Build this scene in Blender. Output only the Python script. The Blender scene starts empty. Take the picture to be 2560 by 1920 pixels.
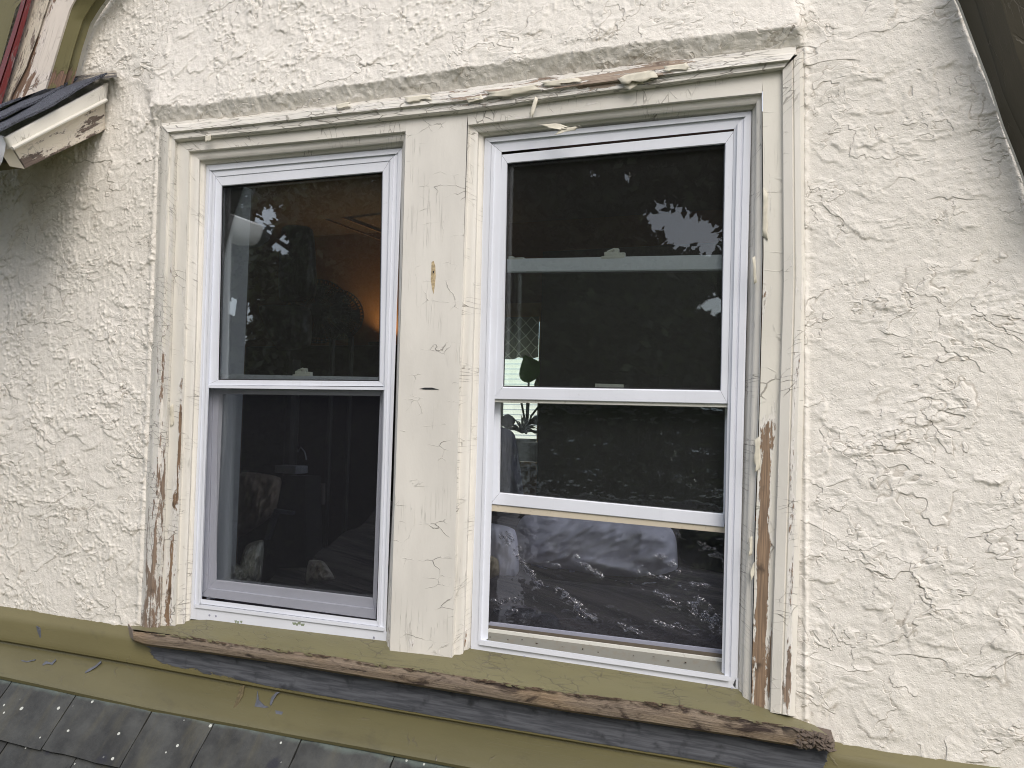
import bpy, bmesh, math, random
import numpy as np
from mathutils import Vector, Matrix
R = math.radians
random.seed(7); rng = np.random.default_rng(7)
SC = bpy.context.scene
COL = SC.collection

# ------------------------------------------------------------------ camera
CAM = Vector((1.77398, -1.98683, 0.53104)); RX, RY, RZ = -0.04795, 0.40229, 0.02807; FPX = 2300.0
def rot3():
    c, s = math.cos, math.sin
    Rx = Matrix(((1,0,0),(0,c(RX),-s(RX)),(0,s(RX),c(RX))))
    Ry = Matrix(((c(RY),0,s(RY)),(0,1,0),(-s(RY),0,c(RY))))
    Rz = Matrix(((c(RZ),-s(RZ),0),(s(RZ),c(RZ),0),(0,0,1)))
    return Rz @ Rx @ Ry @ Matrix(((1,0,0),(0,0,-1),(0,1,0)))
M = rot3(); MT = M.transposed()
cd = bpy.data.cameras.new('camera'); cam = bpy.data.objects.new('camera', cd); COL.objects.link(cam)
cd.sensor_width = 36; cd.lens = 36*FPX/2560; cd.clip_start = 0.05; cd.clip_end = 500
rm = Matrix((M[0], -M[1], -M[2])).transposed().to_4x4(); rm.translation = CAM
cam.matrix_world = rm; SC.camera = cam

# ------------------------------------------------------------------ world, sun, exposure
SUN_EL, SUN_AZ = R(42), R(146)      # sun_rotation convention: azimuth clockwise from +Y
w = bpy.data.worlds.new('World'); SC.world = w; w.use_nodes = True
wn = w.node_tree; bg = wn.nodes['Background']
sky = wn.nodes.new('ShaderNodeTexSky'); sky.sky_type = 'NISHITA'; sky.sun_disc = False
sky.sun_elevation = SUN_EL; sky.sun_rotation = SUN_AZ; sky.dust_density = 3.0; sky.air_density = 0.7; sky.ozone_density = 0.4
hz = wn.nodes.new('ShaderNodeMix'); hz.data_type = 'RGBA'; hz.inputs[0].default_value = .45; hz.inputs[7].default_value = (6.2, 6.3, 6.6, 1)
wn.links.new(sky.outputs[0], hz.inputs[6]); wn.links.new(hz.outputs[2], bg.inputs[0]); bg.inputs[1].default_value = 0.15
sl = bpy.data.lights.new('sun', 'SUN'); sl.energy = 1.0; sl.angle = R(28); sl.color = (1, .975, .94)
so = bpy.data.objects.new('sun', sl); COL.objects.link(so)
sd = Vector((math.sin(SUN_AZ)*math.cos(SUN_EL), math.cos(SUN_AZ)*math.cos(SUN_EL), math.sin(SUN_EL)))
so.rotation_euler = sd.to_track_quat('Z', 'Y').to_euler()
SC.view_settings.view_transform = 'Standard'; SC.view_settings.look = 'None'
SC.view_settings.gamma = 1; SC.view_settings.use_curve_mapping = False
SC.view_settings.exposure = 0.54
SC.cycles.pixel_filter_type = 'BLACKMAN_HARRIS'; SC.cycles.filter_width = 1.05; SC.cycles.max_bounces = 8; SC.cycles.transparent_max_bounces = 24; SC.cycles.glossy_bounces = 4

# ------------------------------------------------------------------ picture point -> point on a real plane
def ray(px, py):
    return MT @ Vector(((px-1280)/FPX, (py-960)/FPX, 1.0))
def U(px, py, y=0.0):
    d = ray(px, py); return CAM + d*((y-CAM.y)/d.y)
def UX(px, py, x):
    d = ray(px, py); return CAM + d*((x-CAM.x)/d.x)
def UZ(px, py, z):
    d = ray(px, py); return CAM + d*((z-CAM.z)/d.z)
def UP(px, py, p0, n):
    d = ray(px, py); return CAM + d*((p0-CAM).dot(n)/d.dot(n))
def resample(pts, n):
    ds = [0]
    for a, b in zip(pts, pts[1:]): ds.append(ds[-1]+math.hypot(b[0]-a[0], b[1]-a[1]))
    out = []
    for i in range(n):
        t = ds[-1]*i/(n-1); k = 0
        while k < len(pts)-2 and ds[k+1] < t: k += 1
        f = (t-ds[k])/max(1e-9, ds[k+1]-ds[k])
        out.append(tuple(pts[k][j]+(pts[k+1][j]-pts[k][j])*f for j in range(len(pts[0]))))
    return out
def lerp(a, b, t): return tuple(a[i]+(b[i]-a[i])*t for i in range(len(a)))

# ------------------------------------------------------------------ object helpers
def link(o, parent=None):
    COL.objects.link(o)
    if parent is not None: o.parent = parent
    return o
def tag(o, label, cat, group=None, kind=None):
    o['label'] = label; o['category'] = cat
    if group: o['group'] = group
    if kind: o['kind'] = kind
    return o
def empty(name, loc=(0,0,0), label=None, cat=None, group=None):
    o = bpy.data.objects.new(name, None); link(o); o.location = loc
    o.empty_display_size = .05
    if label: tag(o, label, cat, group)
    return o
def mesh_obj(name, verts, faces, mat, parent=None, uvs=None, smooth=False, attrs=None, crease=None):
    me = bpy.data.meshes.new(name)
    me.from_pydata([tuple(v) for v in verts], [], faces)
    if uvs is not None:
        uvl = me.uv_layers.new(name='UVMap')
        li = np.empty(len(me.loops), dtype=np.int32); me.loops.foreach_get('vertex_index', li)
        uvl.data.foreach_set('uv', np.array(uvs, dtype=np.float32)[li].ravel())
    if attrs:
        for k, vals in attrs.items():
            a = me.attributes.new(k, 'FLOAT', 'POINT'); a.data.foreach_set('value', np.array(vals, dtype=np.float32))
    if smooth: me.polygons.foreach_set('use_smooth', [True]*len(me.polygons))
    if mat: me.materials.append(mat)
    me.update()
    o = bpy.data.objects.new(name, me); link(o)
    if parent is not None:
        o.parent = parent; o.matrix_parent_inverse = Matrix.Translation(-Vector(parent.location)) if parent.type == 'EMPTY' else Matrix.Identity(4)
    return o
class MB:
    def __init__(s): s.v = []; s.f = []
    def box(s, c, size, rot=None):
        b = len(s.v); c = Vector(c)
        for x in (-.5,.5):
            for y in (-.5,.5):
                for z in (-.5,.5):
                    p = Vector((x*size[0], y*size[1], z*size[2]))
                    if rot is not None: p = rot @ p
                    s.v.append(c+p)
        s.f += [tuple(b+i for i in q) for q in ((0,1,3,2),(4,6,7,5),(0,4,5,1),(2,3,7,6),(0,2,6,4),(1,5,7,3))]
        return s
    def rbox(s, c, size, r=.003, rot=None):
        # bevelled box via bmesh
        bm = bmesh.new(); bmesh.ops.create_cube(bm, size=1)
        for v in bm.verts: v.co = Vector((v.co.x*size[0], v.co.y*size[1], v.co.z*size[2]))
        bmesh.ops.bevel(bm, geom=bm.edges[:], offset=r, segments=2, affect='EDGES', profile=.6)
        b = len(s.v); c = Vector(c)
        bm.verts.index_update()
        for v in bm.verts: s.v.append(c + (rot @ v.co if rot is not None else v.co))
        for f in bm.faces: s.f.append(tuple(b+v.index for v in f.verts))
        bm.free(); return s
    def quad(s, a, b, c, d):
        i = len(s.v); s.v += [Vector(a), Vector(b), Vector(c), Vector(d)]; s.f.append((i,i+1,i+2,i+3)); return s
    def slab(s, pts, off):       # closed prism from a loop and an offset vector
        i = len(s.v); n = len(pts); off = Vector(off)
        s.v += [Vector(p) for p in pts] + [Vector(p)+off for p in pts]
        s.f.append(tuple(range(i, i+n))); s.f.append(tuple(range(i+2*n-1, i+n-1, -1)))
        for k in range(n): s.f.append((i+k, i+(k+1)%n, i+n+(k+1)%n, i+n+k))
        return s
    def tube(s, pts, r, n=8, taper=None):
        b = len(s.v); pts = [Vector(p) for p in pts]
        for k, p in enumerate(pts):
            d = (pts[min(k+1, len(pts)-1)]-pts[max(k-1, 0)]).normalized()
            u = d.orthogonal().normalized() if k == 0 else (u - d*u.dot(d)).normalized()
            v = d.cross(u); rr = r if taper is None else taper[k]
            for j in range(n):
                a = 2*math.pi*j/n; s.v.append(p+(u*math.cos(a)+v*math.sin(a))*rr)
        for k in range(len(pts)-1):
            for j in range(n):
                s.f.append((b+k*n+j, b+k*n+(j+1)%n, b+(k+1)*n+(j+1)%n, b+(k+1)*n+j))
        s.f.append(tuple(b+j for j in range(n))[::-1]); s.f.append(tuple(b+(len(pts)-1)*n+j for j in range(n)))
        return s
    def lathe(s, prof, c, n=24, axis=Vector((0,0,1))):
        b = len(s.v); q = axis.to_track_quat('Z', 'Y'); c = Vector(c)
        for r, h in prof:
            for j in range(n):
                a = 2*math.pi*j/n; s.v.append(c + q @ Vector((r*math.cos(a), r*math.sin(a), h)))
        for k in range(len(prof)-1):
            for j in range(n): s.f.append((b+k*n+j, b+k*n+(j+1)%n, b+(k+1)*n+(j+1)%n, b+(k+1)*n+j))
        return s
    def build(s, name, mat, parent=None, smooth=False):
        o = mesh_obj(name, s.v, s.f, mat, parent, smooth=False)
        if smooth:
            o.data.polygons.foreach_set('use_smooth', [True]*len(o.data.polygons))
            try: o.data.set_sharp_from_angle(angle=R(38))
            except Exception: pass
        return o
def ribbon(name, lines, mat, parent=None, n=60, peel=None, smooth=True, flip=False, sub=3):
    """lines: list of (picture polyline, y) running along the board; consecutive lines joined into one moulded surface"""
    rows = []
    P = [[U(p[0], p[1], y) for p in resample(l, n)] for l, y in lines]
    full = []; fr = []
    for k in range(len(P)-1):
        for j in range(sub if k < len(P)-2 else sub+1):
            t = j/sub
            full.append([a.lerp(b, t) for a, b in zip(P[k], P[k+1])]); fr.append((k+t)/(len(P)-1))
    m = len(full)
    verts = [p for r in full for p in r]
    # uv: u along, v across in metres
    us = [0]
    for a, b in zip(full[m//2], full[m//2][1:]): us.append(us[-1]+(b-a).length)
    vs = [0]
    for k in range(1, m): vs.append(vs[-1]+(full[k][n//2]-full[k-1][n//2]).length)
    off = rng.random()*7
    uvs = [(us[i]+off, vs[k]+off*.37) for k in range(m) for i in range(n)]
    faces = []
    for k in range(m-1):
        for i in range(n-1):
            a = k*n+i; q = (a, a+1, a+n+1, a+n)
            faces.append(q[::-1] if flip else q)
    at = {'peel': [peel(i/(n-1), fr[k]) if peel else 0. for k in range(m) for i in range(n)]}
    o = mesh_obj(name, verts, faces, mat, parent, uvs=uvs, smooth=smooth, attrs=at)
    try: o.data.set_sharp_from_angle(angle=R(35))
    except Exception: pass
    return o

# ------------------------------------------------------------------ materials
def S(r, g, b):       # sRGB 0-255 -> linear
    f = lambda c: (c/255/12.92) if c/255 <= .04045 else ((c/255+.055)/1.055)**2.4
    return (f(r), f(g), f(b), 1)
class NT:
    def __init__(s, name):
        s.m = bpy.data.materials.new(name); s.m.use_nodes = True; s.t = s.m.node_tree
        s.b = s.t.nodes['Principled BSDF']; s.out = s.t.nodes['Material Output']
    def n(s, ty, ins=None, **kw):
        x = s.t.nodes.new(ty)
        for k, v in kw.items(): setattr(x, k, v)
        for k, v in (ins or {}).items():
            if hasattr(v, 'is_output') or isinstance(v, bpy.types.NodeSocket): s.t.links.new(v, x.inputs[k])
            else: x.inputs[k].default_value = v
        return x
    def l(s, a, b): s.t.links.new(a, b)
    def math(s, op, a, b=0.0, c=None, clamp=False):
        x = s.t.nodes.new('ShaderNodeMath'); x.operation = op; x.use_clamp = clamp
        for i, v in enumerate((a, b) if c is None else (a, b, c)):
            if isinstance(v, (int, float)): x.inputs[i].default_value = v
            else: s.l(v, x.inputs[i])
        return x.outputs[0]
    def ss(s, v, lo, hi):
        x = s.t.nodes.new('ShaderNodeMapRange'); x.interpolation_type = 'SMOOTHSTEP'
        s.l(v, x.inputs[0]); x.inputs[1].default_value = lo; x.inputs[2].default_value = hi
        return x.outputs[0]
    def mix(s, f, a, b, mode='MIX'):
        x = s.t.nodes.new('ShaderNodeMix'); x.data_type = 'RGBA'; x.blend_type = mode; x.clamp_factor = True
        for i, v in ((0, f), (6, a), (7, b)):
            if isinstance(v, (int, float)): x.inputs[i].default_value = v
            elif isinstance(v, tuple): x.inputs[i].default_value = v
            else: s.l(v, x.inputs[i])
        return x.outputs[2]
    def uv(s, sx=1, sy=1, src='UV', sz=1):
        tc = s.n('ShaderNodeTexCoord'); mp = s.n('ShaderNodeMapping', {0: tc.outputs[src]})
        mp.inputs['Scale'].default_value = (sx, sy, sz); return mp.outputs[0]
    def noise(s, vec, scale=1, det=4, rough=.55, dist=0.):
        return s.n('ShaderNodeTexNoise', {'Vector': vec, 'Scale': scale, 'Detail': det, 'Roughness': rough, 'Distortion': dist}).outputs[0]
    def bump(s, h, dist=.001, strength=1.0, normal=None):
        x = s.n('ShaderNodeBump', {'Height': h, 'Distance': dist, 'Strength': strength})
        if normal: s.l(normal, x.inputs['Normal'])
        return x.outputs[0]
    def done(s, color=None, rough=None, normal=None, **kw):
        for key, v in (('Base Color', color), ('Roughness', rough), ('Normal', normal)):
            if v is None: continue
            if isinstance(v, (tuple, float, int)): s.b.inputs[key].default_value = v
            else: s.l(v, s.b.inputs[key])
        for k, v in kw.items(): s.b.inputs[k.replace('_', ' ')].default_value = v
        return s.m
def simple(name, rgb, rough=.6, var=.12, scale=30, bump=0., src='Object', **kw):
    t = NT(name); vec = t.uv(src=src)
    nz = t.noise(vec, scale, 5); f = t.ss(nz, .3, .7)
    c = t.mix(f, tuple(x*(1-var) for x in rgb[:3])+(1,), tuple(min(1, x*(1+var)) for x in rgb[:3])+(1,))
    nrm = t.bump(t.noise(vec, scale*4, 4), bump) if bump else None
    return t.done(c, rough, nrm, **kw)

def paint_mat(name, paint, bare, bare2, cu=60, cv=25, crack_and_shade=.5, peel_bias=0., rough=.55, cw=.05, grain=1., stain=None, thick=.0012):
    """painted board: paint film with transverse checks, flaking to bare wood where the peel attribute says so"""
    t = NT(name)
    pe = t.n('ShaderNodeAttribute', attribute_name='peel').outputs['Fac']
    v1 = t.uv(9, 55); v2 = t.uv(60, 160); v3 = t.uv(1, 1)
    nA = t.noise(v1, 1, 5, .6, .6); nB = t.noise(v2, 1, 4, .6)
    nC = t.noise(v3, 12, 3)
    # ragged threshold
    m = t.math('ADD', pe, t.math('ADD', t.math('MULTIPLY', t.math('SUBTRACT', nA, .5), 1.5), t.math('MULTIPLY', t.math('SUBTRACT', nB, .5), .55)))
    m = t.math('ADD', m, peel_bias)
    bare_m = t.ss(m, .49, .53)
    # cracks: cells stretched across the board
    warp = t.n('ShaderNodeTexNoise', {'Vector': t.uv(24, 24), 'Scale': 1., 'Detail': 3.})
    wsc = t.n('ShaderNodeVectorMath', {0: warp.outputs['Color']}, operation='SCALE'); wsc.inputs[3].default_value = .45
    vv = t.n('ShaderNodeVectorMath', {0: t.uv(cu, cv), 1: wsc.outputs[0]}, operation='ADD').outputs[0]
    vo = t.n('ShaderNodeTexVoronoi', {'Vector': vv, 'Scale': 1., 'Randomness': .85}, feature='DISTANCE_TO_EDGE').outputs['Distance']
    cm = t.math('MULTIPLY', t.math('SUBTRACT', 1, t.ss(vo, cw*.25, cw)), t.ss(nC, .62-.3*crack_and_shade, .80-.3*crack_and_shade))
    # long splits along grain
    sp = t.noise(t.uv(2.5, 70), 1, 3, .5, .3)
    spm = t.math('MULTIPLY', t.math('SUBTRACT', 1, t.ss(t.math('ABSOLUTE', t.math('SUBTRACT', sp, .5)), .002, .009)), t.ss(t.noise(v3, 7, 2), .5, .62))
    spm = t.math('MULTIPLY', spm, crack_and_shade)
    cr = t.math('MAXIMUM', cm, spm)
    cr = t.math('MULTIPLY', cr, t.math('SUBTRACT', 1, bare_m))
    wear = t.ss(t.noise(t.uv(3, 8), 1, 5), .3, .75)
    pc = t.mix(wear, paint, tuple(x*.86 for x in paint[:3])+(1,))
    pc = t.mix(t.math('MULTIPLY', t.ss(t.noise(t.uv(25, 90), 1, 4), .6, .8), .25), pc, (paint[0]*.7, paint[1]*.66, paint[2]*.58, 1))
    if stain: pc = t.mix(t.math('MULTIPLY', t.ss(t.noise(t.uv(6, 9), 1, 5, .7), .56, .72), .6), pc, stain)
    gr = t.noise(t.uv(10, 420*grain), 1, 5, .6, .5)
    bc = t.mix(t.ss(gr, .35, .65), bare, bare2)
    bc = t.mix(t.ss(t.noise(v3, 25, 3), .55, .75), bc, tuple(x*.55 for x in bare2[:3])+(1,))
    lay = t.ss(m, .33, .345)
    pc = t.mix(t.math('MULTIPLY', lay, .55), pc, (min(.86,paint[0]*1.06), min(.84,paint[1]*1.06), min(.8,paint[2]*1.12), 1))
    c = t.mix(bare_m, pc, bc)
    rim = t.math('MULTIPLY', t.ss(m, .465, .485), t.math('SUBTRACT', 1, t.ss(m, .49, .505)))
    c = t.mix(t.math('MULTIPLY', rim, .45), c, (.09, .07, .05, 1))
    c = t.mix(t.math('MULTIPLY', cr, .62), c, (.10, .085, .06, 1))
    h = t.math('SUBTRACT', t.math('SUBTRACT', 1, t.ss(m, .44, .54)), t.math('MULTIPLY', cr, .8))
    h = t.math('SUBTRACT', h, t.math('MULTIPLY', lay, .4))
    h = t.math('ADD', h, t.math('MULTIPLY', t.noise(t.uv(90, 220), 1, 4), .22))
    h = t.math('ADD', h, t.math('MULTIPLY', t.noise(t.uv(14, 30), 1, 3), .6))
    h = t.math('ADD', h, t.math('MULTIPLY', t.math('MULTIPLY', gr, bare_m), .5))
    return t.done(c, rough, t.bump(h, thick))

CREAM = S(225, 221, 211); BARE = S(150, 120, 96); BARE2 = S(112, 88, 70); GREYW = S(128, 112, 102)
M_BACKBAND = paint_mat('flaking cream paint', CREAM, S(152,132,114), S(116,100,88), 75, 22, .7, .04)
M_RBAND = paint_mat('checked cream paint', CREAM, S(152,132,114), S(116,100,88), 60, 16, .40, .03, cw=.03)
M_HEADBAND = paint_mat('flaking cream paint on head', CREAM, S(168,152,134), S(122,104,90), 14, 95, .9, .06)
M_FLAT = paint_mat('cream paint checked', CREAM, S(148,122,98), S(108,88,70), 60, 22, .5, .0)
M_BEAD = paint_mat('cream paint crazed', S(226,222,213), S(150,125,100), S(110,85,65), 85, 9, .45, -.02, cw=.03)
M_MULL = paint_mat('cream paint on mullion', S(226,222,213), S(150,120,80), S(120,95,60), 26, 12, .42, -.12, cw=.018)
OLIVE = S(116, 111, 80)
M_SILL = paint_mat('olive sill paint', OLIVE, S(150,132,110), S(96,80,66), 26, 45, .55, .0, rough=.5, stain=S(112,104,70))
M_FLASH = paint_mat('olive paint over lead', S(100,95,66), S(86,90,100), S(62,66,74), 14, 10, .22, -.05, rough=.42, grain=.08, cw=.03, stain=S(80,76,56), thick=.0009)
M_FASCIA = paint_mat('peeling fascia paint', S(222,212,194), S(122,106,96), S(92,80,72), 40, 30, .5, .0)

def stucco_mat():
    t = NT('painted rough stucco'); o = t.uv(src='Object')
    big = t.ss(t.noise(o, 1.3, 3), .3, .7)
    c = t.mix(big, S(223,218,208), S(230,225,216))
    d = t.n('ShaderNodeAttribute', attribute_name='dirt_and_shade').outputs['Fac']
    c = t.mix(t.math('MULTIPLY', d, t.ss(t.noise(o, 14, 5, .7), .3, .7)), c, S(150,132,100))  # bottom-edge dirt, plus the painted shade below the eave
    c = t.mix(t.math('MULTIPLY', t.ss(t.noise(o, 40, 4), .62, .78), .25), c, S(190,180,160))
    ck = t.n('ShaderNodeAttribute', attribute_name='crack_and_shade').outputs['Fac']
    c = t.mix(t.math('MULTIPLY', t.math('MULTIPLY', ck, t.ss(t.noise(o, 30, 3), .35, .6)), .7), c, S(118,100,76))  # brown lines under trowel lips: cracks plus painted overhang shade
    # rare rust flecks in the deepest cracks
    c = t.mix(t.math('MULTIPLY', t.ss(t.noise(o, 9, 8, .8), .70, .74), .5), c, S(150,110,80))
    h = t.math('ADD', t.math('MULTIPLY', t.noise(o, 160, 3), .8), t.math('MULTIPLY', t.noise(o, 420, 2), .45))
    for sc_, seed_, lo_, am_ in ((5., 3.1, .45, 1.5), (7.5, 29.9, .50, 1.2), (9., 17.3, .50, 1.2), (14., 41.7, .55, .8)):
        mv = t.n('ShaderNodeMapping', {0: o, 'Location': (seed_, seed_*.3, seed_*.7), 'Scale': (.85, 1, 1.15)}).outputs[0]
        nz = t.noise(mv, sc_, 4, .55, .35); mk = t.ss(t.noise(mv, sc_*.9, 2), lo_, lo_+.07)
        edge = t.ss(nz, .497, .506); h = t.math('ADD', h, t.math('MULTIPLY', t.math('MULTIPLY', edge, t.math('SUBTRACT', 1, t.ss(nz, .51, .60))), t.math('MULTIPLY', mk, am_)))
        band = t.math('MULTIPLY', t.ss(nz, .489, .495), t.math('SUBTRACT', 1, t.ss(nz, .497, .501)))
        c = t.mix(t.math('MULTIPLY', t.math('MULTIPLY', band, mk), .34), c, S(136,120,96))  # line below each lip: crevice dirt and painted occlusion shade together
    pit = t.ss(t.n('ShaderNodeTexVoronoi', {'Vector': o, 'Scale': 170.}).outputs['Distance'], .0, .35)
    h = t.math('ADD', h, t.math('MULTIPLY', pit, .35))
    return t.done(c, .62, t.bump(h, .0019, .75))
M_STUCCO = stucco_mat()

def vinyl(name, rgb, dirt_and_shade=.0, rough=.32):
    t = NT(name); o = t.uv(src='Object')
    c = t.mix(t.ss(t.noise(o, 6, 4), .3, .75), rgb, tuple(x*.93 for x in rgb[:3])+(1,))
    c = t.mix(t.math('MULTIPLY', t.ss(t.noise(o, 60, 6, .7), .66-.3*dirt_and_shade, .80-.25*dirt_and_shade), .15+.8*dirt_and_shade), c, S(120,112,98))
    st = t.uv(60, 60, 'Object', 3)
    c = t.mix(t.math('MULTIPLY', t.ss(t.noise(st, 1, 4), .6, .8), .12), c, S(150,145,135))
    return t.done(c, rough, t.bump(t.noise(o, 90, 3), .0003, .5))
M_VINYL = vinyl('white vinyl', S(224,227,234), .08); M_VINYL_SHADE = vinyl('shade-greyed vinyl', S(198,200,210), .15, .45)  # second one is white vinyl greyed to imitate dimming behind the screen
M_DIRTY = vinyl('dirty white sill vinyl', S(212,211,202), .38, .5); M_ALU = vinyl('grey aluminium', S(150,152,165), .1, .35)
M_SEAL = simple('dark seal', (.02,.02,.022,1), .6)
def glass_mat(name, refl=1.25, tint=(.93,.96,.95,1), dust=.015):
    t = NT(name); t.t.nodes.remove(t.b)
    fr = t.n('ShaderNodeFresnel', {'IOR': 1.5}).outputs[0]
    o = t.uv(src='Object')
    wob = t.bump(t.noise(o, 2.5, 1), .0006, .5)
    gl = t.n('ShaderNodeBsdfGlossy', {'Color': (1,1,1,1), 'Roughness': 0.004, 'Normal': wob})
    tr = t.n('ShaderNodeBsdfTransparent', {'Color': tint})
    df = t.n('ShaderNodeBsdfDiffuse', {'Color': (.6,.6,.58,1)})
    mx = t.n('ShaderNodeMixShader', {0: t.math('MULTIPLY', fr, refl, clamp=True), 1: tr.outputs[0], 2: gl.outputs[0]})
    ds = t.math('ADD', dust, t.math('MULTIPLY', t.ss(t.noise(o, 220, 3, .8), .74, .79), .06))
    m2 = t.n('ShaderNodeMixShader', {0: ds, 1: mx.outputs[0], 2: df.outputs[0]})
    t.l(m2.outputs[0], t.out.inputs[0]); return t.m
M_GLASS = glass_mat('window glass')
def screen_mat():
    t = NT('insect screen mesh'); t.t.nodes.remove(t.b)
    tr = t.n('ShaderNodeBsdfTransparent', {'Color': (1,1,1,1)}); df = t.n('ShaderNodeBsdfPrincipled')
    df.inputs['Base Color'].default_value = (.02,.02,.028,1); df.inputs['Roughness'].default_value = .6; df.inputs['Specular IOR Level'].default_value = .1
    mx = t.n('ShaderNodeMixShader', {0: .15, 1: tr.outputs[0], 2: df.outputs[0]}); t.l(mx.outputs[0], t.out.inputs[0]); return t.m
M_SCREEN = screen_mat()
def film_mat():
    t = NT('clear plastic film'); t.t.nodes.remove(t.b)
    tr = t.n('ShaderNodeBsdfTransparent', {'Color': (.97,.97,.98,1)})
    gl = t.n('ShaderNodeBsdfGlossy', {'Color': (.95,.96,1,1), 'Roughness': .09})
    lw = t.n('ShaderNodeFresnel', {'IOR': 1.5}).outputs[0]
    mx = t.n('ShaderNodeMixShader', {0: t.math('MULTIPLY', lw, 3.2, clamp=True), 1: tr.outputs[0], 2: gl.outputs[0]})
    df = t.n('ShaderNodeBsdfDiffuse', {'Color': (.75,.76,.85,1)})
    m2 = t.n('ShaderNodeMixShader', {0: .035, 1: mx.outputs[0], 2: df.outputs[0]})
    t.l(m2.outputs[0], t.out.inputs[0]); return t.m
M_FILM = film_mat()
M_CAULK = simple('old caulk', S(205,203,200), .6, .15, 60, .001)

def slate_mat():
    t = NT('weathered slate'); o = t.uv(1, 1, 'UV')
    oi = t.n('ShaderNodeObjectInfo').outputs['Random']
    vec = t.n('ShaderNodeVectorMath', {0: o, 1: t.n('ShaderNodeCombineXYZ', {0: t.math('MULTIPLY', oi, 9.), 1: t.math('MULTIPLY', oi, 5.), 2: oi}).outputs[0]}, operation='ADD').outputs[0]
    c = t.mix(t.ss(t.noise(vec, 7, 6, .65), .3, .7), S(36,36,34), S(74,75,72))
    sep = t.n('ShaderNodeSeparateXYZ', {0: o})
    # verdigris band along the head of each slate under the flashing, broken by noise
    at = t.n('ShaderNodeAttribute', attribute_name='peel').outputs['Fac']
    c = t.mix(t.ss(t.math('ADD', at, t.math('MULTIPLY', t.math('SUBTRACT', t.noise(vec, 22, 5), .5), .6)), .5, .85), c, S(92,102,96))
    c = t.mix(t.math('MULTIPLY', t.ss(t.noise(t.n('ShaderNodeMapping', {0: vec, 'Scale': (22, 4, 1)}).outputs[0], 1, 5), .48, .75), .5), c, S(88,84,66))
    vo = t.n('ShaderNodeTexVoronoi', {'Vector': vec, 'Scale': 48., 'Randomness': 1.})
    sz = t.math('MULTIPLY', t.ss(vo.outputs['Color'], .45, 1.), .36)
    spot = t.math('LESS_THAN', t.math('ADD', vo.outputs['Distance'], t.math('MULTIPLY', t.noise(vec, 120, 2), .12)), sz)
    c = t.mix(t.math('MULTIPLY', spot, .8), c, S(205,208,200))
    vo2 = t.n('ShaderNodeTexVoronoi', {'Vector': vec, 'Scale': 7., 'Randomness': 1.})
    dk = t.math('SUBTRACT', 1, t.ss(t.math('ADD', vo2.outputs['Distance'], t.math('MULTIPLY', t.noise(vec, 30, 3), .2)), .15, .25))
    c = t.mix(t.math('MULTIPLY', dk, .85), c, S(32,32,42))
    h = t.math('ADD', t.noise(vec, 18, 5), t.math('MULTIPLY', t.noise(vec, 130, 4), .5))
    return t.done(c, .55, t.bump(h, .003, .7))
M_SLATE = slate_mat()
def shingle_mat():
    t = NT('black asphalt shingle'); o = t.uv(src='Object')
    g = t.n('ShaderNodeTexVoronoi', {'Vector': o, 'Scale': 520.}).outputs['Color']
    c = t.mix(t.ss(g, .35, .9), S(38,40,48), S(104,108,120))
    return t.done(c, .8, t.bump(t.noise(o, 600, 2), .001))
M_SHINGLE = shingle_mat()
def wood_mat(name, a, b, c3, s=1.):
    t = NT(name); v = t.uv(4, 140*s)
    g = t.noise(v, 1, 6, .65, 1.2)
    c = t.mix(t.ss(g, .3, .7), a, b)
    c = t.mix(t.math('MULTIPLY', t.ss(t.noise(t.uv(2.2, 6), 1, 4), .38, .56), .6), c, S(130,120,110))
    c = t.mix(t.ss(t.noise(t.uv(9, 28), 1, 6, .7, .5), .50, .64), c, c3)
    kn = t.n('ShaderNodeTexVoronoi', {'Vector': t.uv(6, 18), 'Scale': 1.}).outputs['Distance']
    c = t.mix(t.math('MULTIPLY', t.math('SUBTRACT', 1, t.ss(kn, .04, .13)), .7), c, tuple(x*.35 for x in c3[:3])+(1,))
    ed = t.n('ShaderNodeAttribute', attribute_name='peel').outputs['Fac']
    c = t.mix(t.ss(t.math('ADD', ed, t.math('MULTIPLY', t.math('SUBTRACT', t.noise(t.uv(20, 30), 1, 5), .5), .9)), .4, .75), c, tuple(x*.4 for x in c3[:3])+(1,))
    h = t.math('ADD', g, t.math('MULTIPLY', t.noise(t.uv(40, 90), 1, 4), .8))
    return t.done(c, .8, t.bump(h, .003))
M_BAREWOOD = wood_mat('split bare wood', S(160,140,112), S(116,96,76), S(58,46,40))
M_BAREGREY = wood_mat('weathered grey wood', S(160,145,132), S(118,102,92), S(80,66,56))
M_ROT = wood_mat('rotten wood', S(84,66,54), S(52,40,34), S(24,19,17))

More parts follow.
